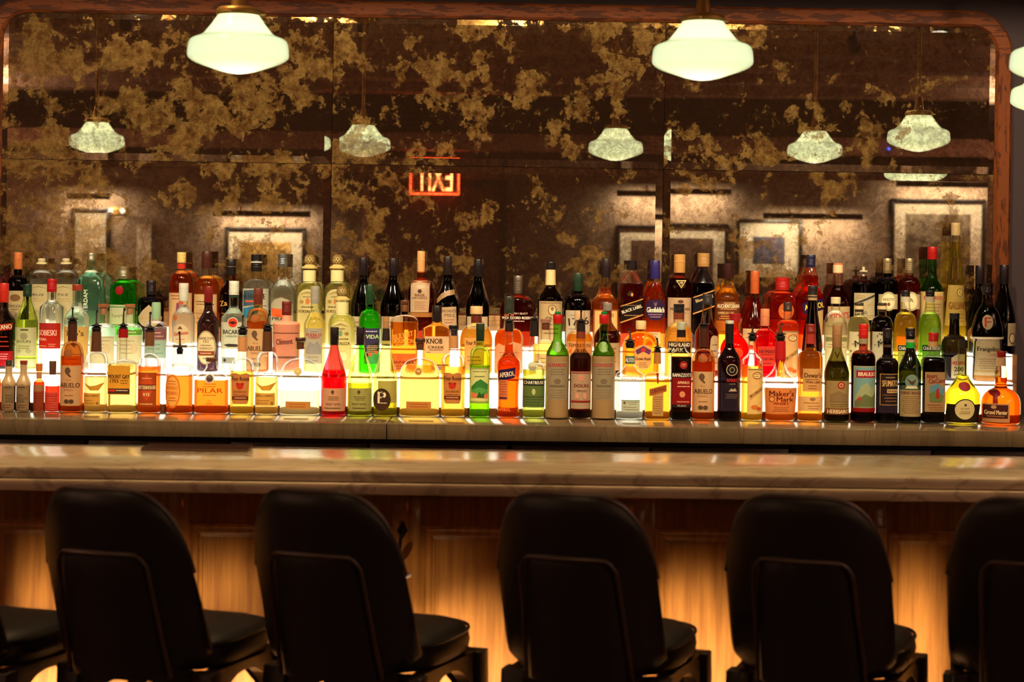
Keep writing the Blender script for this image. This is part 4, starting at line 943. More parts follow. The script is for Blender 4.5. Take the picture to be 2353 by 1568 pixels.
b('F', 1983.5, 56, 745, 777, 20, 804, 826, 'r', (.60, .08, .06), (.07, .006, .006), 812, ('screw', (190, 26, 22)), 'amaro_bottle', 'dark red amaro bottle with green mountain label and red cap', [('r', 1959, 2011, 840, 936, (206, 196, 164)), ('R', 1961, 2010, 843, 934, (110, 150, 146)), ('R', 1964, 2010, 850, 867, (150, 30, 30)), ('t', 'BRAULIO', 1988, 858.5, 40, 9, (244, 226, 190)), ('P', [(1962, 910), (1975, 886), (1988, 878), (2000, 892), (2009, 870), (2009, 934), (1962, 934)], (150, 156, 112)), ('P', [(1962, 920), (1984, 904), (2000, 912), (2009, 900), (2009, 933), (1962, 933)], (96, 104, 62)), ('R', 1970, 1972.5, 909, 926, (196, 30, 34)), ('R', 1966, 1977, 914, 916.5, (196, 30, 34)), ('r', 1958, 2011, 936, 945, (170, 24, 22))], wrap=[(778, 790, (150, 130, 100))])
b('F', 2038.5, 51, 755, 782, 20, 822, 838, 'r', G_BLACK, None, 0, ('screw', (24, 16, 18)), 'amaro_bottle', 'black bottle with tan outlined label and ringed neck', [('R', 2019, 2062, 858, 930, (170, 132, 84)), ('R', 2020.5, 2060.5, 859.5, 928.5, (34, 20, 20)), ('n', 1, 2030, 2054, 864, 869, (186, 150, 100)), ('t', 'SFUMATO', 2041, 880, 36, 14, (196, 156, 100)), ('R', 2034, 2060, 893, 902, (186, 146, 96)), ('n', 1, 2036, 2058, 895, 900, (60, 36, 28)), ('R', 2024, 2060, 906, 907, (150, 112, 70)), ('n', 2, 2028, 2058, 910, 924, (140, 104, 66))], wrap=[(816, 824, (20, 14, 16), .003), (792, 798, (70, 50, 40))])
b('F', 2091, 51, 755, 777, 20, 800, 848, 's', (.012, .016, .006), None, 0, ('screw', (20, 14, 16)), 'amaro_bottle', 'blackish green bottle with eagle oval over cream label', [('o', 2091, 876, 15.5, 16.5, (150, 176, 160)), ('P', [(2079, 868), (2090, 876), (2101, 870), (2094, 884), (2087, 882)], (80, 56, 36)), ('P', [(2080, 886), (2102, 886), (2106, 892), (2076, 892)], (206, 196, 160)), ('r', 2067, 2115, 895, 956, (206, 174, 120)), ('t', 'FERNET-BRANCA', 2091, 902, 46, 7, (90, 30, 24)), ('n', 9, 2070, 2112, 908, 950, (130, 96, 60))], wrap=[(780, 787, (170, 150, 110)), (787, 800, (30, 150, 40))])
b('F', 2144, 51, 765, 784, 22, 819, 832, 'r', G_CLEAR, (.02, .004, .004), 822, ('screw', (196, 30, 28), 22.5), 'amaro_bottle', 'black amaro bottle with red cap and colourful painted label', [('r', 2121, 2168, 854, 945, (200, 158, 106)), ('t', 'Amaro', 2136, 863, 24, 10, (120, 24, 24), 4), ('t', 'CioCiaro', 2148, 874, 38, 11, (120, 24, 24), 4), ('P', [(2132, 886), (2150, 880), (2165, 892), (2160, 918), (2134, 920)], (84, 124, 140)), ('P', [(2130, 904), (2146, 896), (2164, 908), (2160, 922), (2132, 922)], (96, 110, 56)), ('P', [(2147, 892), (2152, 890), (2155, 914), (2145, 914)], (150, 40, 32)), ('n', 3, 2126, 2164, 926, 942, (150, 90, 50))], wrap=[(785, 796, (206, 160, 100))], sec='q', nb=22)
b('F', 2212.5, 83, 782, 782, 22, 0, 0, 'r', (.82, .86, .48), (.98, .82, .16), 862, ('cork', BLK, 0, None), 'liqueur_bottle', 'squat green-gold liqueur bottle with red wax seal and round label', [('o', 2211, 887, 13.5, 10.5, (150, 26, 30)), ('O', 2211, 887, 10, 7.5, (130, 20, 26)), ('r', 2174, 2251, 927, 969, (44, 34, 22)), ('o', 2210.5, 939, 25, 25, (34, 26, 20)), ('O', 2210.5, 939, 22.5, 22.5, (222, 200, 140)), ('R', 2208, 2213, 926, 931, (70, 50, 30)), ('t', 'DOM', 2210, 937, 18, 4.5, (70, 50, 30)), ('n', 2, 2196, 2226, 942, 950, (110, 84, 50))], wrap=[(782, 800, (40, 34, 26))], prof=[(973, 35), (955, 37), (930, 40), (912, 41.5), (903, 40), (885, 27), (870, 16), (855, 12), (835, 11), (800, 10.5), (782, 10.5)])  # dark band round the foot is shadow, painted as a label
b('F', 2299.5, 91, 807, 821, 20, 0, 0, 'r', (.98, .66, .34), (1.0, .40, .06), 868, ('foil', (150, 22, 24), 21), 'liqueur_bottle', 'round bodied orange-red cognac liqueur bottle with red ribbon seal at far right', [('p', [(2274, 905), (2284, 905), (2283, 926), (2272, 926)], (150, 22, 26)), ('o', 2279, 901, 11.5, 9, (120, 24, 30)), ('r', 2255, 2309, 925, 968, (214, 176, 116)), ('R', 2255, 2305, 928, 959, (70, 28, 26)), ('t', 'Grand Marnier', 2280, 945, 46, 10, (236, 206, 150)), ('O', 2274, 933, 6, 4, (196, 150, 100)), ('n', 1, 2260, 2300, 951, 957, (170, 110, 70))], wrap=[(822, 841, (206, 160, 120))], prof=[(973, 43), (968, 45), (940, 45.5), (922, 45), (908, 40), (898, 30), (892, 17), (885, 13.5), (868, 14.5), (855, 13), (842, 11), (821, 10)], dy=-.016)
# ------------------------------------------------------------------ bottles: lower lit tier, left to right
b('M', 8, 54, 651, 695, 21, 708, 738, 's', (.10, .05, .05), (.20, .03, .03), 745, ('foil', (196, 44, 30)), 'vermouth_bottle', 'dark vermouth bottle with red cap and slanted red blue label at left edge', [('p', [(-17, 748), (33, 741), (32, 757), (-17, 762)], (206, 60, 30)), ('P', [(-17, 748), (2, 745), (-4, 760), (-17, 762)], (40, 40, 110)), ('t', 'CINZANO', 8, 751.5, 46, 10, (244, 226, 196), 6), ('n', 3, -12, 28, 768, 800, (196, 60, 40)), ('r', -17, 33, 806, 840, (206, 24, 40)), ('n', 3, -12, 28, 810, 826, (240, 150, 140))], wrap=[(686, 694, CREAM)])
b('M', 62, 51, 653, 682, 18, 686, 742, 'w', (.62, .74, .14), (.90, .94, .52), 735, ('screw', (22, 54, 36)), 'vermouth_bottle', 'yellow-green vermouth bottle with ornate cream label and dark green cap', [('r', 38, 86, 752, 818, (226, 222, 186)), ('R', 53, 71, 756, 759, (60, 60, 44)), ('O', 61, 772, 9, 8, (150, 146, 110)), ('t', 'DOLIN', 60, 784, 31, 6.5, (96, 92, 66)), ('n', 2, 48, 74, 792, 802, (130, 126, 92)), ('O', 50, 806, 6, 4, (170, 166, 130)), ('O', 72, 806, 6, 4, (170, 166, 130)), ('r', 38, 86, 820, 824, (170, 190, 70)), ('r', 38, 86, 824, 850, (236, 230, 196))])
b('M', 118, 54, 641, 671, 20, 690, 706, 'c', G_CLEAR, Q_CLEAR, 694, ('screw', (176, 22, 24)), 'vodka_bottle', 'clear vodka bottle with red label and red cap', [('r', 92, 142, 742, 800, (206, 44, 28)), ('R', 93, 134, 743, 756, (170, 40, 34)), ('t', 'SOBIESKI', 114, 764, 41, 13, (244, 190, 170)), ('t', 'VODKA', 103, 779, 20, 6, (244, 200, 180)), ('n', 1, 94, 114, 792, 797, (240, 160, 130)), ('n', 2, 118, 134, 788, 797, (240, 160, 130))], sec='o')
b('M', 177, 58, 654, 668, 21, 696, 735, 's', G_CLEAR, Q_CLEAR, 696, ('screw', (150, 50, 30)), 'vodka_bottle', 'clear round vodka bottle with copper cap and orange-tan label', [('r', 149, 205, 750, 852, (236, 188, 104)), ('t', "Tito's", 176, 765, 42, 13, (96, 62, 36)), ('P', [(176, 780), (183, 790), (178, 800), (170, 790)], (120, 70, 40)), ('n', 3, 156, 198, 808, 840, (150, 104, 60))])
b('M', 236, 60, 699, 706, 21, 744, 766, 'r', G_CLEAR, Q_CLEAR, 752, ('cork', (150, 84, 50), 24, (190, 140, 96)), 'gin_bottle', 'clear corked gin bottle with cream label, left one of a pair', [('r', 208, 264, 772, 834, (232, 222, 180)), ('R', 209, 263, 774, 775, (150, 140, 100)), ('n', 4, 214, 258, 778, 812, (170, 150, 110)), ('O', 250, 800, 8, 12, (206, 190, 146))])
b('M', 298, 60, 699, 706, 21, 744, 766, 'r', G_CLEAR, Q_CLEAR, 752, ('cork', (160, 92, 56), 24, (196, 146, 100)), 'gin_bottle', 'clear corked gin bottle with cream label and green band, right one of a pair', [('r', 270, 327, 757, 769, (110, 170, 70)), ('n', 1, 276, 322, 759, 767, (216, 226, 160)), ('r', 270, 327, 770, 834, (232, 222, 180)), ('n', 4, 276, 320, 778, 815, (170, 150, 110)), ('O', 313, 800, 8, 12, (206, 190, 146))])
b('M', 358, 52, 695, 734, 20, 738, 756, 'r', G_CLEAR, (.90, .78, .80), 752, ('cork', (150, 190, 150), 21, None), 'liqueur_bottle', 'small pinkish bottle with green glass stopper and mint label', [('r', 334, 383, 757, 779, (150, 96, 96)), ('n', 2, 338, 379, 760, 776, (220, 180, 180)), ('r', 334, 383, 781, 822, (170, 204, 180)), ('n', 3, 339, 378, 786, 816, (100, 140, 120))])
b('M', 421, 52, 651, 692, 20, 700, 732, 's', G_CLEAR, Q_CLEAR, 700, ('screw', (206, 206, 190)), 'rum_bottle', 'clear rum bottle with round cream label and pale cap', [('p', [(399, 727), (408, 722), (412, 732), (404, 738)], (220, 120, 70)), ('o', 419, 768, 20, 24, (240, 220, 176)), ('P', [(412, 756), (418, 748), (424, 756)], (110, 70, 50)), ('t', 'Damoiseau', 419, 765, 33, 9, (190, 50, 30), 8), ('n', 1, 408, 430, 776, 782, (200, 100, 70)), ('r', 401, 434, 792, 798, (96, 70, 50))])
b('M', 478, 50, 658, 695, 19, 706, 748, 's', (.04, .016, .024), None, 0, ('foil', (120, 24, 22)), 'rum_bottle', 'near black rum bottle with large oval cream label and dark red cap', [('o', 477, 798, 22.5, 39, (214, 196, 150)), ('O', 477, 798, 20.5, 36.5, (190, 172, 126)), ('O', 477, 798, 19.5, 35, (214, 196, 150)), ('t', 'HAMILTON', 477, 777, 33, 6, (80, 60, 40)), ('t', '151', 477, 784, 11, 6, (60, 40, 30)), ('n', 1, 464, 490, 790, 796, (110, 84, 56)), ('t', 'OVERPROOF', 477, 800, 30, 5, (80, 60, 40)), ('R', 458, 496, 806, 816, (130, 60, 36)), ('n', 1, 462, 492, 808, 814, (230, 190, 140)), ('n', 1, 470, 484, 820, 826, (110, 84, 56))])
b('M', 537, 57, 646, 678, 21, 704, 734, 's', (.78, .92, .78), Q_CLEAR, 706, ('screw', (214, 216, 200)), 'rum_bottle', 'clear greenish rum bottle with red disc above black lettering', [('r', 510, 563, 740, 801, (232, 232, 206)), ('o', 539, 741, 12.5, 12.5, (240, 230, 206)), ('O', 539, 741, 10.5, 10.5, (196, 56, 30)), ('P', [(530, 741), (539, 737), (548, 741), (539, 745)], (60, 20, 20)), ('t', 'BACARDI', 538, 762, 44, 10, BLK), ('t', 'SUPERIOR', 536, 772, 26, 4, (70, 60, 50)), ('P', [(518, 792), (530, 789), (548, 790), (556, 793), (548, 796), (528, 796)], (60, 50, 40)), ('r', 514, 545, 820, 834, (176, 176, 166)), ('P', [(517, 827), (521, 822), (525, 827), (521, 832)], (50, 50, 50))], wrap=[(680, 684, (40, 70, 50))])
rum('M', 592, 0, 663, 700, 708, 742, 0, 568, 615, 755, 848, 'amber rum bottle with cream portrait label and brown foil cap on lower tier', cap=('foil', (100, 44, 30)))
b('M', 658, 62, 693, 724, 21, 738, 744, 'b', G_CLEAR, None, 0, ('screw', (104, 30, 26)), 'rum_bottle', 'opaque salmon pink bottle with maroon cap and script lettering', [('r', 628, 688, 745, 858, (240, 168, 136)), ('R', 629, 687, 764, 765.5, (80, 40, 36)), ('t', 'Clément', 656, 784, 38, 13, (96, 50, 40), 4), ('R', 629, 687, 818, 822, (110, 74, 60)), ('O', 632, 806, 5, 9, (150, 90, 70))], sec='o', opaque=(236, 160, 130))
b('M', 723, 50, 658, 698, 19, 712, 745, 'w', (.88, .92, .72), Q_PALE, 718, ('screw', (150, 146, 132)), 'tequila_bottle', 'clear tequila bottle with grey rectangular label and silver cap', [('r', 703.5, 742.5, 754, 835, (186, 182, 172)), ('n', 1, 714, 732, 759, 764, (150, 110, 100)), ('t', 'PUEBLO', 723, 769, 35, 7, (170, 40, 36)), ('t', 'VIEJO', 723, 776, 26, 6, (170, 40, 36)), ('P', [(706, 800), (714, 784), (724, 790), (732, 782), (740, 798), (740, 812), (706, 812)], (140, 136, 128)), ('n', 2, 710, 736, 816, 832, (130, 120, 112))])
def pine(row, cx, label, y, w, gl):
    base = {'M': 850, 'B': 790}[row]
    L_ = [('p', [(cx - 24, base - 2), (cx - 24, y + 100), (cx - 20, y + 88), (cx - 11, y + 81), (cx, y + 79), (cx + 11, y + 81), (cx + 20, y + 88), (cx + 24, y + 100), (cx + 24, base - 2)], (236, 224, 160)), ('P', [(cx - 19, y + 92), (cx, y + 84), (cx + 19, y + 92), (cx, y + 88)], (150, 130, 70)), ('n', 1, cx - 14, cx + 14, y + 94, y + 100, (120, 100, 50)), ('O', cx, y + 107, 5, 7, (190, 110, 60) if row == 'B' else (120, 150, 110)), ('O', cx - 14, y + 108, 5, 4, (150, 126, 66)), ('O', cx + 14, y + 108, 5, 4, (150, 126, 66)), ('n', 1, cx - 18, cx + 18, y + 117, y + 123, (60, 44, 26)), ('t', 'FORTALEZA', cx, y + 130, 42, 6.5, (84, 64, 34)), ('O', cx + 6, y + 160, 12, 13, (214, 200, 140)), ('O', cx + 6, y + 160, 10, 11, (236, 224, 160))]
    b(row, cx, w, y, y + 33, 29, y + 64, y + 92, 'r', gl, (.98, .95, .62), y + 66, ('pine', 27), 'tequila_bottle', label, L_[:-2] if row == 'B' else L_, wrap=[(y + 36, y + 62, (232, 220, 160))])
pine('M', 785, 'clear tequila bottle with pine cone stopper on lower tier behind the red wine', 658, 62, G_CLEAR)
b('M', 849, 50, 654, 700, 19, 712, 742, 'r', (.14, .80, .06), (.40, .90, .12), 706, ('foil', (24, 60, 30)), 'mezcal_bottle', 'vivid green mezcal bottle with purple woven pattern label', [('r', 839, 872, 754, 835, (76, 60, 110)), ('n', 1, 842, 870, 758, 764, (196, 206, 226)), ('t', 'VIDA', 857, 773, 29, 9, (196, 226, 150)), ('P', [(840, 806), (856, 790), (872, 784), (872, 806), (856, 818), (840, 824)], (40, 34, 30)), ('n', 5, 842, 870, 792, 812, (226, 196, 130)), ('P', [(840, 824), (856, 812), (872, 806), (872, 834), (840, 834)], (60, 150, 60)), ('O', 853, 814, 5, 4, (214, 90, 40)), ('O', 866, 809, 4, 4, (214, 90, 40))])
b('M', 929, 65, 690, 699, 20, 724, 744, 'r', G_CLEAR, (1.0, .54, .12), 740, ('cork', (90, 50, 30), 20, (150, 90, 50)), 'whiskey_bottle', 'orange-amber flask with raised glass lettering and orange label', [('t', 'BULLEIT', 927, 770, 46, 12, (236, 150, 60), 12), ('t', 'BOURBON', 929, 783, 46, 10, (236, 150, 60)), ('n', 1, 905, 945, 789, 796, (236, 160, 70)), ('r', 902, 958, 812, 852, (226, 118, 50)), ('t', 'BULLEIT BOURBON', 929, 832, 46, 6, (70, 30, 20)), ('n', 2, 908, 950, 838, 848, (120, 50, 30))], sec='k')
b('M', 1003, 66, 703, 739, 21, 740, 758, 's', G_CLEAR, (1.0, .57, .14), 748, ('foil', (30, 20, 20), 22), 'whiskey_bottle', 'square amber bottle with black waxed cap and bold cream label', [('r', 978, 1032, 772, 811, (240, 216, 168)), ('t', 'KNOB', 999, 783, 36, 12, (40, 24, 20)), ('t', 'CREEK', 1003, 797, 37, 6, (40, 24, 20)), ('n', 1, 982, 1026, 801, 805, (110, 80, 56)), ('R', 982, 990, 808, 809, (110, 80, 56)), ('r', 990, 1032, 836, 848, (130, 70, 44)), ('n', 2, 994, 1028, 838, 846, (240, 200, 150))], sec='q')
b('M', 1094, 78, 704, 722, 24, 744, 786, 'r', G_CLEAR, (1.0, .70, .24), 756, ('cork', (226, 186, 130), 29, None), 'whiskey_bottle', 'round shouldered whiskey bottle with big cork stopper, brown neck tag', [('r', 1068, 1113, 776, 850, (236, 186, 110)), ('t', 'Four Roses', 1090, 787, 36, 10, (84, 44, 30)), ('O', 1090, 800, 10, 6, (206, 150, 80)), ('n', 3, 1074, 1108, 815, 840, (150, 90, 50))], wrap=[(725, 742, (96, 40, 26))], sec='v')
b('M', 1169, 68, 681, 720, 21, 754, 782, 'r', G_CLEAR, (1.0, .52, .10), 758, ('screw', (40, 46, 36)), 'whiskey_bottle', 'orange whiskey bottle with dark green cap and torn edge cream label', [('p', [(1137, 800), (1145, 788), (1160, 794), (1178, 784), (1200, 790), (1201, 848), (1137, 848)], (240, 190, 140)), ('n', 5, 1145, 1195, 806, 842, (190, 120, 80))], wrap=[(722, 726, (180, 90, 40))], nb=26)
b('M', 1253, 60, 733, 741, 23, 782, 802, 'r', G_CLEAR, (1.0, .80, .34), 790, ('cork', (150, 104, 80), 25, (120, 60, 40)), 'whiskey_bottle', 'pale gold bottle with brown cork stopper hidden behind green label bottle', [('r', 1228, 1278, 812, 850, (240, 216, 160)), ('n', 3, 1234, 1272, 818, 845, (150, 110, 70))])
b('M', 1331, 62, 714, 736, 21, 758, 784, 'r', G_CLEAR, (1.0, .60, .16), 768, ('cork', (206, 170, 130), 25, (180, 130, 80)), 'whiskey_bottle', 'amber rye bottle with cream label behind the red vermouth', [('r', 1302, 1360, 784, 850, (232, 178, 112)), ('t', 'TEMPLETON', 1330, 793, 50, 8, (96, 56, 34)), ('t', 'RYE', 1334, 805, 18, 9, (96, 56, 34)), ('t', '4', 1309, 807, 7, 12, (206, 90, 40)), ('n', 3, 1308, 1354, 816, 845, (150, 90, 50))])
b('M', 1395, 62, 697, 714, 19, 734, 776, 's', (.30, .12, .06), (.36, .12, .05), 760, ('screw', (130, 122, 112)), 'whiskey_bottle', 'dark brown bottle with grey cap behind the right straw wrapped bottle', [('r', 1368, 1423, 787, 850, (226, 190, 140)), ('n', 5, 1374, 1418, 795, 845, (110, 70, 46))])
b('M', 1472, 88, 737, 757, 22, 762, 812, 'r', (.98, .80, .48), (1.0, .60, .12), 762, ('cork', (222, 196, 140), 24, None), 'whisky_bottle', 'round cut glass amber bottle with crown shield label', [('p', [(1456, 800), (1466, 793), (1476, 791), (1486, 793), (1495, 800), (1495, 834), (1486, 846), (1476, 849), (1466, 846), (1456, 834)], (226, 190, 120)), ('P', [(1458, 804), (1476, 794), (1494, 804), (1490, 814), (1476, 806), (1462, 814)], (90, 44, 84)), ('O', 1476, 803, 6, 5, (190, 40, 34)), ('t', 'Crown Royal', 1475, 824, 34, 9, (64, 36, 30)), ('n', 3, 1464, 1488, 830, 844, (130, 90, 50))], sec='v')
b('M', 1559, 66, 699, 719, 24, 742, 786, 'r', (.95, .80, .50), (1.0, .80, .36), 752, ('screw', (22, 16, 18), 25), 'whisky_bottle', 'embossed gold scotch bottle with black white block letter label', [('r', 1533, 1585, 784, 810, (38, 28, 28)), ('t', 'HIGHLAND', 1559, 791, 48, 9, (236, 216, 180)), ('t', 'PARK', 1551, 803, 34, 9, (236, 216, 180)), ('n', 3, 1538, 1582, 762, 780, (206, 140, 50))], wrap=[(720, 734, (120, 54, 34))])
b('M', 1624, 55, 677, 700, 20, 736, 768, 's', (.66, .36, .14), (.52, .20, .05), 736, ('screw', (46, 44, 46)), 'brandy_bottle', 'brown bottle with bulging neck and dark cap behind the second rum bottle', [('p', [(1630, 776), (1636, 770), (1648, 772), (1650, 850), (1626, 850)], (232, 206, 160)), ('n', 4, 1632, 1648, 785, 840, (90, 60, 44))], nb=27)
b('M', 1688, 68, 721, 740, 18, 0, 0, 'r', (.96, .10, .08), (1.0, .10, .03), 752, ('screw', (150, 20, 26), 26), 'liqueur_bottle', 'bulb shaped scarlet bottle with crimson cap', [('O', 1690, 810, 14, 12, (230, 70, 30))], prof=[(862, 22), (850, 28), (830, 33), (810, 34), (795, 32), (782, 25), (772, 15), (762, 10), (750, 8), (740, 8)])
b('M', 1757, 52, 710, 749, 20, 754, 770, 'c', G_CLEAR, (.90, .015, .06), 760, ('foil', (214, 130, 90)), 'gin_bottle', 'crimson square gin bottle with red-orange label and salmon capsule', [('r', 1738, 1780, 795, 840, (226, 76, 56)), ('t', "HAYMAN'S", 1760, 807, 38, 8, (70, 20, 24)), ('n', 1, 1745, 1774, 812, 816, (90, 24, 26)), ('t', 'SLOE GIN', 1760, 824, 28, 6, (90, 24, 26)), ('n', 1, 1745, 1774, 831, 837, (120, 34, 30))], sec='q')
curacao('M', 1809, 695, 'orange liqueur bottle with tall cream label and banded cap on lower tier', 760, cap=('screw', (60, 40, 30)), capb=716)
b('M', 1866, 47, 657, 691, 19.5, 692, 800, 'w', (.008, .004, .004), None, 0, ('screw', (30, 24, 24)), 'liqueur_bottle', 'tall slim black tapering bottle with striped cap', [('n', 1, 1852, 1880, 812, 818, (110, 84, 60))], wrap=[(678, 681, (150, 120, 90), .0025), (684, 690, (170, 140, 100), .0022)])
b('M', 1920, 54, 683, 698, 20, 714, 762, 'r', G_CLEAR, (.98, .96, .80), 740, ('screw', (222, 206, 160)), 'gin_bottle', 'clear gin bottle with cream cap and pale label with green band', [('r', 1895, 1946, 770, 852, (238, 226, 176)), ('R', 1896, 1945, 774, 784, (130, 126, 76)), ('n', 2, 1900, 1942, 788, 800, (150, 130, 90)), ('t', 'V', 1920, 815, 12, 14, (120, 70, 40)), ('n', 2, 1902, 1940, 828, 845, (150, 120, 80))])
def floral(cx, liq, label, seed):
    fl = []
    rnd = random.Random(seed)
    for q in range(34):
        a, c = cx - 22 + rnd.random() * 44, 764 + rnd.random() * 78
        if abs(c - 790) < 9 and abs(a - cx) < 16: continue
        fl.append(('O', a, c, 1 + rnd.random(), 1.6 + rnd.random() * 1.4, rnd.choice([(60, 50, 40), (90, 70, 50), (70, 84, 50), (170, 90, 90)])))
    b('M', cx, 52, 696, 717, 20, 726, 756, 'r', G_CLEAR, liq, 728, ('screw', (60, 48, 34), 20.5), 'grappa_bottle', label, [('r', cx - 24, cx + 24, 762, 850, (238, 228, 190))] + fl + [('t', 'Ma', cx - 2, 788, 24, 14, (50, 40, 34), 6)], wrap=[(703, 711, (222, 200, 150), .0023)])
floral(1975, (.99, .93, .62), 'pale yellow bottle with flower speckled label and black banded cap', 1)
floral(2026, (.16, .06, .03), 'dark brown bottle with flower speckled label and black banded cap', 2)
def chart(cx, gl, liq, cl, label):
    b('M', cx, 53, 668, 694, 20, 718, 755, 'r', gl, liq, 722, ('screw', (24, 20, 20), 20.5), 'liqueur_bottle', label, [('o', cx + 8, 763, 13, 13, cl[0]), ('O', cx + 8, 763, 10.5, 10.5, cl[1]), ('r', cx - 20, cx + 22, 792, 850, cl[2]), ('R', cx - 20, cx + 22, 793, 806, (26, 26, 22)), ('t', 'CHARTREUSE', cx + 1, 799.5, 39, 8, (240, 234, 206)), ('n', 4, cx - 16, cx + 18, 812, 846, (90, 96, 50))], wrap=[(682, 694, (200, 190, 160), .0023)], nb=25)
chart(2076.5, G_CLEAR, (1.0, .86, .22), ((240, 200, 90), (226, 176, 66), (190, 196, 96)), 'yellow herbal liqueur bottle with black cap and band label')
chart(2135.5, (.80, .92, .52), (.70, .88, .34), ((150, 190, 80), (130, 170, 66), (120, 180, 70)), 'green herbal liqueur bottle with black cap and band label')
b('M', 2192, 58, 720, 734, 21, 772, 794, 'r', (.008, .005, .005), None, 0, ('screw', (20, 14, 14)), 'liqueur_bottle', 'broad black liqueur bottle with cream label and red lettering', [('p', [(2180, 822), (2186, 817), (2194, 813), (2212, 813), (2212, 868), (2180, 868)], (236, 216, 168)), ('t', 'HEERING', 2196, 833, 30, 8, (170, 34, 30)), ('t', '200', 2197, 847, 22, 10, (40, 26, 24)), ('n', 1, 2184, 2208, 857, 863, (110, 84, 60))], wrap=[(770, 776, (30, 20, 18), .004)], nb=25)
b('M', 2268, 72, 651, 678, 22, 0, 0, 'r', (.16, .05, .03), (.10, .03, .015), 706, ('screw', (26, 16, 18)), 'liqueur_bottle', 'brown friar shaped bottle with white cord belt and cream label', [('o', 2263, 740, 12.5, 17, (232, 210, 166)), ('t', 'F', 2263, 740, 14, 22, (176, 60, 36)), ('p', [(2240, 779), (2292, 779), (2295, 862), (2236, 862)], (238, 216, 168)), ('t', 'Frangelico', 2267, 803, 50, 13, (40, 28, 24)), ('t', 'LIQUEUR', 2278, 815, 22, 4.5, (176, 60, 50)), ('n', 5, 2241, 2290, 822, 848, (150, 120, 84)), ('R', 2238, 2292, 851, 854, (170, 140, 80)), ('O', 2284, 853, 5, 5, (120, 90, 50)), ('r', 2236, 2295, 862, 874, (206, 140, 60))], wrap=[(774, 779, (240, 226, 196), .0035)], prof=[(876, 32), (866, 33.5), (820, 32), (785, 30), (776, 35), (764, 36), (740, 32), (720, 26), (706, 18), (698, 13), (688, 12), (678, 11)], sec='v')
# ------------------------------------------------------------------ bottles: upper lit tier, left to right
b('B', 1, 52, 575, 608, 20, 625, 660, 's', (.24, .03, .03), None, 0, ('foil', (150, 20, 30)), 'vermouth_bottle', 'dark bottle with crimson cap rising at the extreme left edge', [('r', -22, 24, 672, 740, (210, 180, 130)), ('n', 5, -18, 20, 680, 735, (120, 60, 40))])
b('B', 40, 50, 580, 619, 18.5, 632, 664, 'r', (.010, .006, .005), None, 0, ('foil', (206, 118, 60)), 'vermouth_bottle', 'black bottle with copper capsule and shaped cream label', [('p', [(18, 668), (62, 668), (63, 700), (56, 716), (46, 740), (34, 740), (24, 716), (17, 700)], (236, 212, 156)), ('O', 40, 684, 12, 8, (120, 84, 50)), ('t', 'COCCHI', 40, 703, 34, 6, (60, 40, 26)), ('n', 1, 28, 52, 708, 713, (120, 90, 56))])
def apothecary(cx, w, txt, tx, label):
    b('B', cx, w, 594, 603, 21, 620, 633, 'r', G_CLEAR, Q_CLEAR, 640, ('cork', (214, 200, 160), 17, None), 'gin_bottle', label, [('r', cx - w / 2 + 3, cx + w / 2 - 3, 653, 790, (238, 222, 170)), ('P', [(cx - w / 2 + 5, 664), (cx, 657), (cx + w / 2 - 5, 664), (cx, 659)], (150, 130, 76)), ('t', txt, tx, 677, 25, 5, (60, 48, 30)), ('n', 2, cx - 18, cx + 18, 684, 694, (190, 170, 120))], wrap=[(603, 607, (236, 226, 180), .003)])
apothecary(90, 56, 'RUS', 89, 'clear apothecary gin bottle with glass lip and cream label, left one')
apothecary(145, 54, 'TILE', 144, 'clear apothecary gin bottle with glass lip and cream label, right one')
b('B', 205, 60, 582, 600, 20, 622, 644, 'c', (.50, .82, .62), (.78, .95, .84), 622, ('metal', (196, 192, 166), 20), 'gin_bottle', 'tall teal glass gin bottle with vertical lettering and silver cap', [('t', 'AMSTERDAM', 199, 704, 76, 9, (222, 226, 196), 90)], wrap=[(621, 626, (206, 226, 206), .002)], sec='q')
b('B', 282, 61, 613, 641, 25, 645, 668, 'r', (.07, .66, .05), (.30, .92, .16), 650, ('metal', (196, 184, 150), 26), 'gin_bottle', 'stout emerald gin bottle with red seal and white label', [('o', 279, 667, 10, 10, (170, 10, 26)), ('O', 279, 667, 7.5, 7.5, (140, 8, 22)), ('r', 254, 309, 700, 749, (234, 226, 190)), ('R', 254, 309, 704, 706, (40, 130, 50)), ('t', 'Tanqueray', 281, 725, 40, 10, (150, 150, 110), 6), ('R', 254, 309, 745, 747, (40, 130, 50))])
b('B', 346, 60, 645, 677, 20, 681, 694, 'r', (.008, .004, .008), None, 0, ('screw', (24, 18, 30)), 'gin_bottle', 'squat black gin bottle with spade shaped cream label', [('p', [(347, 700), (362, 713), (374, 728), (373, 738), (362, 748), (347, 752), (332, 748), (321, 738), (320, 728), (332, 713)], (234, 210, 160)), ('t', 'ENTI', 340, 731, 22, 6, (190, 160, 116)), ('n', 1, 334, 360, 737, 742, (190, 160, 116))])
b('B', 415.5, 56, 580, 604, 19, 622, 664, 'r', G_CLEAR, (.95, .24, .03), 630, ('screw', (226, 190, 110)), 'rum_bottle', 'orange-red spiced rum bottle with gold cap and cream label', [('r', 390, 442, 673, 788, (238, 206, 150)), ('n', 2, 394, 438, 676, 690, (150, 60, 40)), ('P', [(410, 694), (424, 700), (426, 724), (408, 726)], (130, 60, 90)), ('O', 420, 697, 6, 7, (190, 80, 50))], wrap=[(606, 618, (190, 50, 30))])
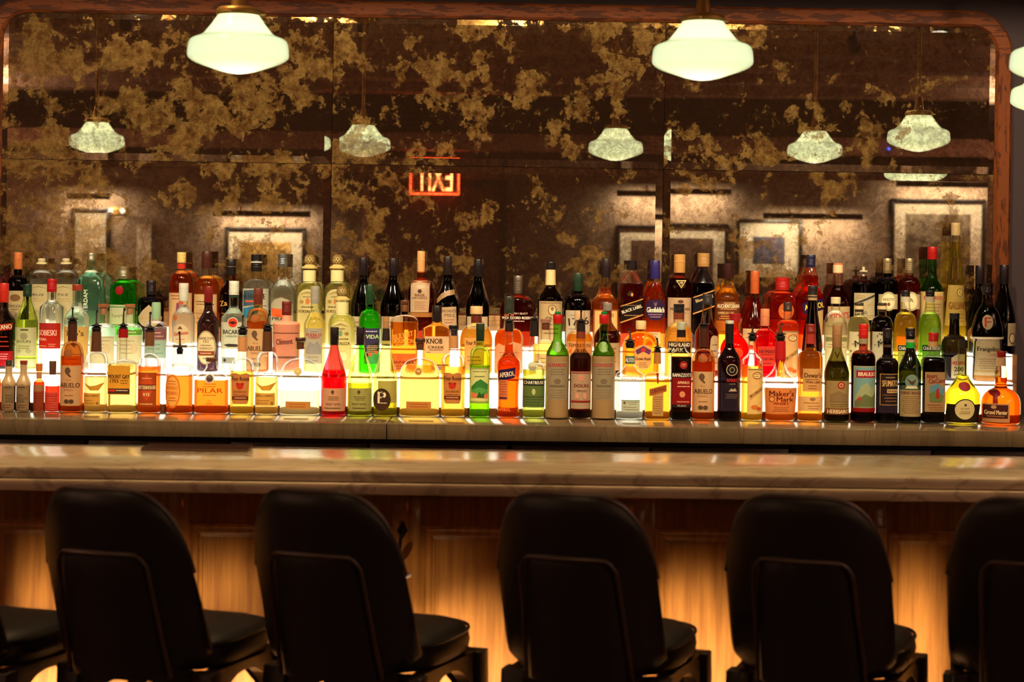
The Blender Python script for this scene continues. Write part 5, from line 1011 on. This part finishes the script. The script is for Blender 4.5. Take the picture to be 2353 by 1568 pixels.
b('B', 474, 58, 578, 617, 22, 634, 674, 'r', G_CLEAR, (1.0, .38, .04), 640, ('foil', (70, 32, 24)), 'whiskey_bottle', 'bright orange whiskey bottle with brown capsule and script cream label', [('r', 448, 500, 676, 788, (240, 208, 150)), ('n', 2, 452, 496, 690, 702, (80, 40, 30)), ('R', 449, 499, 719, 720, (150, 110, 70)), ('n', 2, 454, 494, 726, 745, (150, 100, 60))])
b('B', 531, 52, 596, 633, 22, 642, 676, 's', (.26, .08, .04), (.24, .06, .02), 645, ('foil', (24, 20, 22)), 'rum_bottle', 'dark brown rum bottle with black capsule and gold script', [('t', 'Za', 517, 697, 18, 12, (200, 150, 70), 8), ('n', 3, 512, 550, 715, 745, (150, 110, 60))], wrap=[(610, 613, (170, 150, 110), .002)])
b('B', 587, 62, 585, 624, 24, 642, 662, 'r', G_CLEAR, Q_CLEAR, 644, ('screw', (24, 22, 24), 25), 'rum_bottle', 'clear white rum bottle with blue and white picture label', [('r', 558, 617, 663, 788, (226, 226, 206)), ('P', [(561, 668), (598, 664), (590, 700), (561, 704)], (60, 84, 96)), ('t', 'LA FAVORITE', 585, 681, 50, 12, (30, 30, 34)), ('R', 566, 592, 690, 694, (206, 80, 60)), ('P', [(561, 708), (600, 700), (592, 728), (561, 732)], (50, 120, 150)), ('n', 1, 600, 616, 698, 706, (120, 90, 60))], wrap=[(601, 604, (206, 206, 190), .0024)])
b('B', 648, 58, 584, 614, 22, 636, 672, 's', G_CLEAR, (.97, .96, .86), 643, ('metal', (150, 156, 160)), 'vodka_bottle', 'clear bottle with silver-blue cap and arched grey label with orange patch', [('p', [(624, 788), (624, 698), (632, 688), (648, 683), (664, 688), (673, 698), (673, 788)], (206, 200, 170)), ('P', [(625, 708), (650, 710), (660, 722), (652, 730), (626, 726)], (214, 90, 40)), ('t', 'PRA', 642, 732, 30, 7, (50, 40, 36))])
pine('B', 709, 'yellow-tinted tequila bottle with pine cone stopper, left one on upper tier', 585, 62, (.92, .92, .58))
pine('B', 773.5, 'yellow-tinted tequila bottle with pine cone stopper, right one on upper tier', 585, 60, (.92, .92, .58))
def darkwine(cx, top, w, label, lab=True, x=0):
    b('B', cx, w, top, top + 40, 19, top + 44, top + 110, 'w', (.008, .004, .004), None, 0, ('foil', (24, 16, 20)), 'wine_bottle', label, [('r', cx - w / 2 + 3, cx + w / 2 - 3, 727, 790, (236, 214, 172)), ('n', 3, cx - 18, cx + 18, 735, 765, (120, 90, 60))] if lab else [])
darkwine(833, 593, 56, 'black wine bottle half behind the vivid green bottle')
darkwine(902, 594, 56, 'black wine bottle above the raised letter flask')
b('B', 966, 60, 577, 627, 19, 640, 672, 'b', (.62, .18, .10), (.50, .10, .04), 645, ('foil', (216, 160, 104), 18), 'whiskey_bottle', 'dark red bourbon bottle with cream paper bib and tan neck strip', [('p', [(942, 649), (948, 645), (984, 645), (989, 650), (986, 717), (943, 717)], (240, 208, 166)), ('O', 965, 669, 5, 4.5, (70, 44, 34)), ('t', 'BASIL', 966, 678, 24, 6, (96, 44, 34)), ('t', "HAYDEN'S", 965, 684.5, 34, 5, (96, 44, 34)), ('n', 5, 950, 980, 691, 712, (170, 120, 84)), ('r', 938, 994, 718, 728, (206, 140, 70))])
b('B', 1027, 53, 590, 632, 19.5, 640, 700, 'w', (.008, .004, .004), None, 0, ('foil', (30, 20, 18)), 'whiskey_bottle', 'black bottle with slanting tan sash and ragged cream label', [('p', [(1002, 689), (1014, 674), (1030, 667), (1044, 665), (1045, 676), (1028, 680), (1014, 688), (1004, 698)], (206, 164, 112)), ('p', [(1015, 706), (1049, 704), (1050, 748), (1030, 750), (1016, 747)], (232, 200, 156)), ('t', "NOAH'S", 1032, 714, 32, 7, (110, 84, 64)), ('t', 'MILL', 1034, 724, 24, 7, (110, 84, 64)), ('n', 2, 1020, 1046, 731, 744, (160, 100, 76))])
darkwine(1097, 596, 53, 'black wine bottle right of the sashed bottle')
b('B', 1189, 82, 634, 677, 21, 679, 716, 'r', (.72, .26, .14), (.36, .055, .02), 690, ('metal', (150, 140, 128), 20), 'whiskey_bottle', 'broad dark red flask with steel stopper and white arched lettering', [('t', "MASTER'S SELECT", 1190, 720, 44, 4, (236, 220, 200)), ('t', 'WOODFORD RESERVE', 1189, 730, 72, 6, (240, 226, 206)), ('n', 1, 1168, 1212, 735, 740, (226, 200, 180))], sec='k')
b('B', 1264, 57, 602, 619, 21, 654, 692, 's', (.16, .06, .04), (.14, .03, .015), 660, ('screw', (20, 14, 16), 22), 'whiskey_bottle', 'dark bottle with cream neck strip and cream portrait label', [('r', 1238, 1291, 692, 790, (236, 206, 150)), ('R', 1241, 1288, 695, 696.5, (110, 80, 50)), ('O', 1268, 712, 10, 12, (110, 84, 60)), ('O', 1268, 712, 8, 10, (222, 190, 140)), ('O', 1268, 709, 4, 5, (130, 100, 76)), ('t', 'OLD', 1266, 731, 26, 7, (60, 40, 30)), ('n', 3, 1244, 1286, 740, 770, (110, 80, 56))], wrap=[(620, 655, (236, 206, 150))], nb=23)
b('B', 1327, 60, 628, 669, 21, 674, 706, 'r', (.012, .004, .004), None, 0, ('foil', (26, 52, 36), 22), 'whiskey_bottle', 'black bottle with dark green capsule and handwritten white label', [('r', 1299, 1355, 713, 792, (236, 222, 190)), ('n', 1, 1308, 1330, 718, 730, (150, 130, 100)), ('t', '1776', 1328, 738, 46, 17, (40, 28, 26), 5), ('n', 2, 1306, 1348, 752, 766, (150, 124, 96))])
b('B', 1392.5, 63, 595, 638, 19.5, 672, 698, 's', (.98, .80, .60), (1.0, .40, .06), 662, ('foil', (34, 24, 28)), 'whiskey_bottle', 'orange bourbon bottle with fluted neck, dark cap and brown framed label', [('r', 1364, 1421, 711, 790, (196, 120, 66)), ('R', 1367, 1382, 714, 770, (230, 180, 110)), ('R', 1402, 1418, 714, 770, (230, 180, 110)), ('t', '1', 1406, 724, 5, 9, (70, 36, 24)), ('n', 4, 1384, 1400, 720, 760, (240, 200, 140))], nb=27)
def walker(cx, w, top, capb, gl, liq, capc, label, band, txt, gold, y0, capw):
    L_ = [('P', [(cx - 3, 676), (cx, 672), (cx + 3, 676), (cx + 2, 681), (cx - 2, 681)], gold), ('p', [(cx - w / 2, y0 + 15), (cx + w / 2, y0 - 3), (cx + w / 2, y0 + 36), (cx - w / 2, y0 + 55)], band), ('P', [(cx - w / 2, y0 + 15), (cx + w / 2, y0 - 3), (cx + w / 2, y0 - .5), (cx - w / 2, y0 + 17.5)], gold), ('P', [(cx - w / 2, y0 + 52), (cx + w / 2, y0 + 33), (cx + w / 2, y0 + 36), (cx - w / 2, y0 + 55)], gold)] + txt
    b('B', cx, w, top, capb, 19, capb + 4, 652, 'c', gl, liq, 651, ('screw', capc, capw), 'whisky_bottle', label, L_, sec='q')
walker(1460, 53, 599, 620, G_CLEAR, (.48, .045, .015), (24, 16, 18), 'square ruby whisky bottle with slanted black label', (30, 20, 20), [('t', 'BLACK LABEL', 1460, 710, 48, 7, (240, 226, 196), 19), ('n', 1, 1440, 1480, 700, 703, (170, 130, 80)), ('n', 1, 1440, 1482, 722, 727, (170, 130, 80))], (190, 140, 70), 688, 25)
b('B', 1515.5, 53, 599, 641, 22, 648, 684, 'c', (.98, .72, .46), (1.0, .30, .04), 650, ('foil', (44, 36, 110), 22.5), 'whisky_bottle', 'amber scotch bottle with royal blue capsule and navy shield label', [('p', [(1494, 700), (1502, 691), (1516, 688), (1530, 691), (1538, 700), (1538, 725), (1528, 734), (1516, 737), (1504, 734), (1494, 725)], (58, 38, 84)), ('P', [(1512, 692), (1516, 698), (1520, 692), (1518, 704), (1514, 704)], (120, 90, 110)), ('t', 'Glenfiddich', 1516, 712, 40, 12, (244, 234, 210)), ('n', 2, 1500, 1532, 720, 731, (170, 130, 150)), ('r', 1498, 1528, 763, 790, (238, 214, 160)), ('t', '14', 1514, 776, 9, 8, (60, 44, 34)), ('n', 1, 1502, 1526, 765, 769, (150, 110, 70))], sec='v')
b('B', 1570, 58, 585, 627, 25, 634, 668, 'r', (.80, .32, .20), (.26, .035, .018), 640, ('foil', (200, 150, 84), 26), 'whisky_bottle', 'dark red whisky bottle with gold capsule and pale numbered label', [('P', [(1560, 644), (1584, 644), (1572, 663)], (226, 190, 110)), ('P', [(1563, 646), (1581, 646), (1572, 660)], (50, 22, 20)), ('t', '12', 1572, 650, 7, 5, (236, 216, 170)), ('r', 1543, 1597, 684, 792, (240, 204, 160)), ('O', 1571, 693, 7, 4, (90, 60, 44)), ('t', 'MACALLAN', 1570, 710, 44, 7, (70, 44, 34)), ('n', 1, 1552, 1590, 717, 722, (150, 110, 80)), ('t', '12', 1570, 729, 13, 9, (70, 44, 34))])
walker(1623.5, 50, 582, 613, (.36, .30, .40), (.10, .05, .10), (176, 134, 76), 'square blue-black whisky bottle with gold edged slanted band', (26, 26, 44), [('t', 'Blue', 1612, 690, 16, 7, (206, 180, 130), 19), ('t', 'el', 1640, 681, 7, 7, (206, 180, 130), 19)], (206, 150, 84), 668, 28)
b('B', 1680, 60, 606, 641, 24, 656, 686, 's', (.98, .80, .46), (1.0, .55, .08), 656, ('foil', (52, 24, 22), 26), 'whisky_bottle', 'golden scotch bottle with brown capsule and brown block letter label', [('r', 1653, 1708, 692, 736, (130, 74, 36)), ('n', 1, 1666, 1696, 694, 698, (240, 200, 130)), ('t', 'AUCHENTOSHAN', 1680, 703, 51, 9, (246, 220, 170)), ('n', 1, 1656, 1706, 708, 712, (240, 180, 110)), ('t', 'AMERICAN OAK', 1674, 719, 36, 5.5, (246, 200, 140)), ('n', 2, 1658, 1704, 724, 734, (230, 150, 70)), ('r', 1653, 1708, 737, 760, (206, 120, 40))], nb=32)
b('B', 1748, 64, 623, 675, 20, 684, 748, 'w', (.80, .34, .20), (.50, .05, .02), 684, ('foil', (190, 92, 44), 20.5), 'cognac_bottle', 'dark red cognac bottle with copper capsule and long sloping shoulders', [('r', 1720, 1778, 755, 792, (240, 214, 156)), ('n', 2, 1726, 1772, 762, 780, (150, 100, 60))])
b('B', 1806, 62, 638, 667, 31, 670, 692, 'r', (.98, .36, .20), (.95, .14, .02), 674, ('screw', (176, 30, 26), 32), 'aperitif_bottle', 'red-orange square bottle with wide red screw cap and round orange label', [('o', 1811, 714, 18, 19, (236, 130, 60)), ('O', 1811, 714, 10, 11, (214, 90, 40)), ('n', 1, 1800, 1824, 711, 717, (240, 190, 120))], sec='q')
b('B', 1866, 66, 586, 615, 21, 0, 0, 'r', (1.0, .50, .36), (1.0, .12, .012), 633, ('screw', (36, 30, 60), 22), 'aperitif_bottle', 'red-orange aperitif bottle with navy cap behind the tall black bottle', [('p', [(1844, 697), (1897, 684), (1895, 712), (1846, 722)], (48, 34, 92)), ('t', 'APEROL', 1871, 703, 46, 13, (244, 206, 60), 11), ('p', [(1874, 716), (1893, 711), (1891, 790), (1870, 790)], (232, 206, 140))], prof=[(798, 31), (780, 30), (740, 30), (700, 33), (684, 33), (672, 28), (660, 20), (650, 17), (638, 17.5), (625, 14), (615, 10.5)])
b('B', 1921, 58, 605, 629, 21, 652, 700, 's', (.86, .60, .50), (.20, .018, .022), 655, ('screw', (206, 110, 70), 21), 'liqueur_bottle', 'dark ruby bottle with orange white cap and cream lettered label', [('r', 1896, 1947, 704, 792, (240, 214, 160)), ('t', "PIMM'S", 1922, 723, 42, 14, (190, 60, 40)), ('n', 2, 1902, 1942, 738, 756, (130, 90, 60))], wrap=[(609, 627, (238, 206, 160), .0022)], nb=26)
b('B', 1979, 58, 613, 637, 16, 641, 654, 'r', (.34, .10, .10), (.10, .015, .02), 650, ('cork', (206, 196, 170), 6, None), 'amaro_bottle', 'dark amaro bottle with cross shaped glass stopper and patterned label', [('r', 1955, 2002, 673, 735, (240, 226, 180)), ('P', [(1955, 696), (2002, 676), (2002, 681), (1955, 701)], (60, 56, 60)), ('t', 'LUCANO', 1982, 704, 34, 9, (200, 170, 110), 26), ('t', 'AM', 1961, 723, 10, 7, (40, 34, 34), 10), ('t', 'ARO', 1975, 719, 14, 7, (40, 34, 34), 18), ('n', 3, 1957, 1978, 677, 688, (190, 150, 90)), ('n', 2, 1982, 2000, 722, 732, (190, 150, 90))], wrap=[(621, 625, (206, 196, 170), .003)])
b('B', 2028, 50, 594, 628, 19, 636, 652, 'r', (.02, .008, .014), None, 0, ('metal', (206, 186, 140), 19.5), 'liqueur_bottle', 'dark violet bottle with tan cap and round label disc', [('r', 2006, 2050, 676, 710, (236, 216, 166)), ('o', 2027, 692, 19, 22, (240, 222, 174)), ('O', 2027, 692, 16.5, 19, (176, 156, 110)), ('O', 2027, 692, 15.5, 18, (240, 222, 174)), ('t', 'VIOLETTE', 2027, 688, 26, 6, (96, 76, 60)), ('O', 2027, 699, 4, 4, (150, 60, 60))])
b('B', 2074, 50, 594, 628, 19, 636, 652, 'r', (.90, .50, .30), (.62, .12, .03), 633, ('metal', (206, 190, 150), 19.5), 'liqueur_bottle', 'amber red bottle with tan cap and round label disc', [('r', 2052, 2097, 676, 710, (236, 216, 166)), ('o', 2074, 692, 19, 22, (240, 222, 174)), ('O', 2074, 692, 16.5, 19, (176, 156, 110)), ('O', 2074, 692, 15.5, 18, (240, 222, 174)), ('t', 'A', 2074, 690, 9, 9, (110, 80, 50))])
straw('B', 2127, 'straw wrapped dark green bottle with red cap on upper tier', 567, 790)
b('B', 2182, 53, 512, 541, 21, 0, 0, 'r', (.99, .96, .66), (1.0, .86, .14), 556, ('screw', (214, 184, 130), 21.5), 'liqueur_bottle', 'very tall tapering yellow liqueur bottle with ribbed tan cap', [('p', [(2164, 655), (2200, 655), (2206, 748), (2157, 748)], (240, 206, 110)), ('O', 2189, 672, 8, 9, (110, 76, 40)), ('O', 2189, 672, 6.5, 7.5, (240, 206, 110)), ('t', 'G', 2189, 672, 6, 9, (90, 60, 34)), ('t', 'GALLIANO', 2184, 702, 40, 17, (150, 90, 30)), ('n', 3, 2166, 2200, 718, 742, (190, 140, 70))], prof=[(810, 26), (790, 27), (745, 25.5), (700, 22.5), (655, 18.5), (640, 18), (600, 13.5), (580, 11), (555, 10.5), (541, 10)])
b('B', 2237, 56, 610, 652, 19, 656, 735, 'w', (.008, .005, .004), None, 0, ('foil', (26, 18, 22)), 'wine_bottle', 'black wine bottle with brown round swirl label beside the tall yellow bottle', [('o', 2228, 768, 20, 22, (176, 116, 74)), ('t', 'S', 2226, 768, 20, 26, (244, 226, 190))])
b('B', 2293, 54, 609, 652, 19.5, 656, 735, 'w', (.008, .004, .005), None, 0, ('foil', (24, 16, 22)), 'wine_bottle', 'black wine bottle with cream side label at the right end of upper tier', [('r', 2296, 2318, 742, 794, (226, 200, 156)), ('O', 2308, 777, 9, 12, (40, 26, 24)), ('O', 2308, 777, 7, 10, (226, 200, 156))])
make_texts({e[1] for a, k in BOTTLES for e in (a[15] if len(a) > 15 else k.get('L', ())) if e[0] == 't'} | {'EXIT'})
# neighbours in a row stand clear of one another
SH = [0.0] * len(BOTTLES)
for row in 'FMB':
    ids = sorted([i for i, (a, k) in enumerate(BOTTLES) if a[0] == row], key=lambda i: BOTTLES[i][0][1])
    s_ = ROW[row][0] / FPX
    for it in range(60):
        for i, j in zip(ids, ids[1:]):
            gap = (BOTTLES[j][0][1] - BOTTLES[i][0][1]) * s_ + SH[j] - SH[i] - (BOTTLES[i][0][2] + BOTTLES[j][0][2]) * s_ / 2 - .0015
            if gap < 0: SH[i] += gap / 2; SH[j] -= gap / 2
for i, (a, k) in enumerate(BOTTLES):
    bottle(*a, shift=SH[i], **k)
# ------------------------------------------------------------------ bar stools
M_leather = principled('black_leather', (17, 11, 14), .5, spec=.35)
M_litpiping = principled('lit_leather_piping', (54, 34, 28), .42)  # browner than the leather: light on the rims is painted in
M_legwood = wood('stool_wood', (20, 10, 10), (34, 18, 16), 'Z', 1.0, .4)
def stool_parts(t):
    # upholstered back: shell bent round the sitter, corners rounded
    NU, NV, ANG, R0 = 36, 20, 1.0, .235
    zb, zt = .745, 1.132
    def sheet(off, u, v):
        a = ANG * u
        top = zt - .175 * abs(u) ** 3.9
        bot = zb + .03 * abs(u) ** 4
        z = bot + (top - bot) * v
        # pinch side edges towards the top corners
        k = 1 - .02 * v ** 3 + .0 * (1 - v)
        r = R0 + off
        lean = -.085 * (v - .1)
        return (r * math.sin(a * k) * .85, .03 - r * math.cos(a * k) + lean + .0, z)
    vs, fs = [], []
    th = lambda u, v: .022 * max(0.0, (1 - abs(u) ** 6)) ** .5 * max(0.0, 1 - abs(2 * v - 1) ** 8) ** .5 + .003
    for side in (1, -1):
        for j in range(NV + 1):
            for i in range(NU + 1):
                u, v = 2 * i / NU - 1, j / NV
                vs.append(sheet(side * th(u, v), u, v))
    W = NU + 1; N = W * (NV + 1)
    for j in range(NV):
        for i in range(NU):
            a = j * W + i
            fs.append((a, a + 1, a + W + 1, a + W)); fs.append((N + a, N + a + W, N + a + W + 1, N + a + 1))
    for i in range(NU):
        fs.append((i, N + i, N + i + 1, i + 1)); a = NV * W + i; fs.append((a, a + 1, N + a + 1, N + a))
    for j in range(NV):
        a = j * W; fs.append((a, a + W, N + a + W, N + a)); a = j * W + NU; fs.append((a, N + a, N + a + W, a + W))
    back = MB().add(vs, fs).build('backrest', M_leather, t, angle=70)
    # raised support panel on the rear of the back
    vs, fs = [], []
    nu, nv = 24, 16
    u0, u1 = -.46, .50
    def sp(off, a_, b_):
        # rounded top corners
        u = u0 + (u1 - u0) * a_; s = abs(2 * a_ - 1)
        top = .68 - .10 * max(0, (s - .72) / .28) ** 2.2
        return sheet(.022 + off, u + .10 * (1 - b_) * a_, -.02 + (top + .02) * b_)
    for side in (0, 1):
        for j in range(nv + 1):
            for i in range(nu + 1):
                a_, b_ = i / nu, j / nv
                e = min(a_, 1 - a_) * 6; e2 = (1 - b_) * 6
                h = .013 * min(1, e) ** .5 * min(1, e2) ** .5 if side else -.004
                vs.append(sp(h + .001, a_, b_))
    W = nu + 1; N = W * (nv + 1)
    for j in range(nv):
        for i in range(nu):
            a = j * W + i
            fs.append((N + a, N + a + 1, N + a + W + 1, N + a + W)); fs.append((a, a + W, a + W + 1, a + 1))
    for i in range(nu):
        fs.append((i, i + 1, N + i + 1, N + i)); a = nv * W + i; fs.append((a, N + a, N + a + 1, a + 1))
    for j in range(nv):
        a = j * W; fs.append((a, N + a, N + a + W, a + W)); a = j * W + nu; fs.append((a, a + W, N + a + W, N + a))
    sup = MB().add(vs, fs).build('back_panel', M_leather, t, angle=70)
    # piping round the panel rim
    path = [sp(.014, .03, b_ / 10) for b_ in range(0, 9)] + [sp(.013, .03 + .94 * k / 20, .965 - .0 * k) for k in range(0, 21)] + [sp(.014, .97, b_ / 10) for b_ in range(8, -1, -1)]
    MB().tube(path, .0045, 8).build('piping', M_litpiping, sup)
    path = [sheet(.004, -1 + 2 * k / 40, .985) for k in range(41)]
    MB().tube(path, .006, 8).build('piping', M_litpiping, back)
    # seat cushion
    vs, fs = [], []
    na, nr = 40, 9
    prof = [(0, .812), (.35, .812), (.62, .811), (.82, .806), (.93, .797), (.985, .782), (1.0, .765), (.985, .748), (.94, .738), (0, .735)]
    for r_, z_ in prof:
        for k in range(na):
            a = 2 * math.pi * k / na
            ca, sa = math.cos(a), math.sin(a)
            ex = .62
            px = .182 * math.copysign(abs(ca) ** ex, ca); py = .185 * math.copysign(abs(sa) ** ex, sa)
            crease = -.006 * math.exp(-((px * r_ * 9) ** 2)) * (1 if z_ > .79 else 0) * r_
            vs.append((px * r_, .055 + py * r_, z_ + crease))
    for i in range(len(prof) - 1):
        for k in range(na):
            k2 = (k + 1) % na
            fs.append((i * na + k, (i + 1) * na + k, (i + 1) * na + k2, i * na + k2))
    seat = MB().add(vs, fs).build('seat', M_leather, t, angle=70)
    MB().tube([(.179 * math.copysign(abs(math.cos(a)) ** .62, math.cos(a)), .055 + .183 * math.copysign(abs(math.sin(a)) ** .62, math.sin(a)), .79) for a in [2 * math.pi * k / 48 for k in range(49)]], .004, 6).build('piping', M_leather, seat)
    # apron arches and splayed legs
    def arch(pa, pb):
        pa, pb = Vector(pa), Vector(pb); d = (pb - pa); n_ = Vector((-d.y, d.x, 0)).normalized() * .014
        pts = [(0, .735), (1, .735)]
        low = [(1 - k / 16, .60 + .115 * (1 - abs(2 * (k / 16) - 1) ** 2.4)) for k in range(17)]
        poly = pts + low
        vs = [(pa + d * s_)[:2] + (z_,) for s_, z_ in poly]
        a_ = [(x_ + n_.x, y_ + n_.y, z_) for x_, y_, z_ in vs]; b_ = [(x_ - n_.x, y_ - n_.y, z_) for x_, y_, z_ in vs]
        n = len(poly)
        fs = [tuple(range(n)), tuple(reversed(range(n, 2 * n)))] + [(i, i + n, (i + 1) % n + n, (i + 1) % n) for i in range(n)]
        MB().add(a_ + b_, fs).build('apron', M_legwood, t, smooth=False)
    C = [(-.155, -.10), (.155, -.10), (.165, .20), (-.165, .20)]
    for k in range(4): arch((*C[k], 0), (*C[(k + 1) % 4], 0))
    for x_, y_ in C:
        sx_, sy_ = math.copysign(1, x_), (-1 if y_ < .05 else 1)
        top = [(x_ - .027, y_ - .024), (x_ + .027, y_ - .024), (x_ + .027, y_ + .024), (x_ - .027, y_ + .024)]
        mid = [(x_ + sx_ * .009 + a * .021, y_ + sy_ * .009 + b * .019) for a, b in ((-1, -1), (1, -1), (1, 1), (-1, 1))]
        bot = [(x_ + sx_ * .03 + a * .014, y_ + sy_ * .03 + b * .014) for a, b in ((-1, -1), (1, -1), (1, 1), (-1, 1))]
        vs = [(*p, .735) for p in top] + [(*p, .55) for p in mid] + [(*p, 0) for p in bot]
        fs = [(0, 1, 2, 3), (8, 11, 10, 9)]
        for lv in (0, 4):
            for q in range(4): fs.append((lv + q, lv + 4 + q, lv + 4 + (q + 1) % 4, lv + (q + 1) % 4))
        MB().add(vs, fs).build('leg', M_legwood, t, bevel=.004)
    def lx(k, z): # leg centre at height z
        x_, y_ = C[k]; sx_, sy_ = math.copysign(1, x_), (-1 if y_ < .05 else 1); f = (.735 - z) / .735
        return (x_ + sx_ * .03 * f, y_ + sy_ * .03 * f, z)
    MB().tube([lx(2, .28), lx(3, .28)], .011).build('footrest', M_brass, t)
    for a, b in ((0, 3), (1, 2)):
        MB().tube([lx(a, .34), lx(b, .34)], .009).build('stretcher', M_legwood, t)
stools = [(-1.15, 4.03, -20, 'black leather bar stool cut off by the left edge, only its seat corner showing'),
          (-.735, 4.03, -19, 'black leather bar stool, first whole one from the left'),
          (-.300, 4.03, -21, 'black leather bar stool, second whole one from the left'),
          (.199, 4.03, -19, 'black leather bar stool in the middle below the right pendant'),
          (.674, 4.03, -20, 'black leather bar stool, fourth whole one, right of the middle stool'),
          (1.127, 4.03, -18, 'black leather bar stool cut off by the right edge')]
proto = None
for (x_, y_, rz, lab) in stools:
    if proto is None:
        proto = empty('bar_stool'); stool_parts(proto); s_ = proto
    else:
        s_ = copy_tree(proto)
    s_.location = (x_, y_, 0); s_.rotation_euler.z = math.radians(rz)
    tag(s_, lab, 'bar stool', 'black leather bar stools')

# ------------------------------------------------------------------ exit sign on the opposite wall
xa, za = rpos(943, 442); xb, zb_ = rpos(1057, 366)
t = empty('exit_sign', ((xa + xb) / 2, Y_REAR + .05, za)); tag(t, 'red glowing exit sign above the door, mirrored in the glass', 'sign')
W_, H_ = xb - xa, zb_ - za
M_red = emission('exit_red', (1.0, .055, .012), 10.0)
M_glow = emission('exit_letter', (1.0, .20, .06), 12.0)
M_signbody = principled('sign_plate', (120, 70, 60), .4)
box('panel', M_signbody, -W_ / 2, W_ / 2, .02, .035, 0, H_, t)
for (a, b, c, d) in ((-W_ / 2, W_ / 2, H_ - .012, H_), (-W_ / 2, W_ / 2, 0, .012), (-W_ / 2, -W_ / 2 + .012, .012, H_ - .012), (W_ / 2 - .012, W_ / 2, .012, H_ - .012)):
    box('lit_edge', M_red, a, b, .0355, .045, c, d, t)
box('canopy', M_signbody, -W_ / 2 + .05, W_ / 2 - .05, .0, .05, H_ + .002, H_ + .02, t)
vs, fs = TEXT['EXIT']
v2 = [(-x_ * W_ * .72, .040, H_ * .5 + y_ * H_ * .78) for x_, y_ in vs]
MB().add(v2, fs).build('lettering', M_glow, t, smooth=False)
# small blue standby light
xa, za = rpos(2010, 345)
t = MB().lathe([(.008, 0), (.008, .01)], 12).build('standby_light', emission('blue_led', (.05, .1, 1.0), 4.0)); t.rotation_euler.x = -math.pi / 2; t.location = (xa, Y_REAR + .165, za)
tag(t, 'tiny blue standby light high on the opposite wall', 'indicator light')
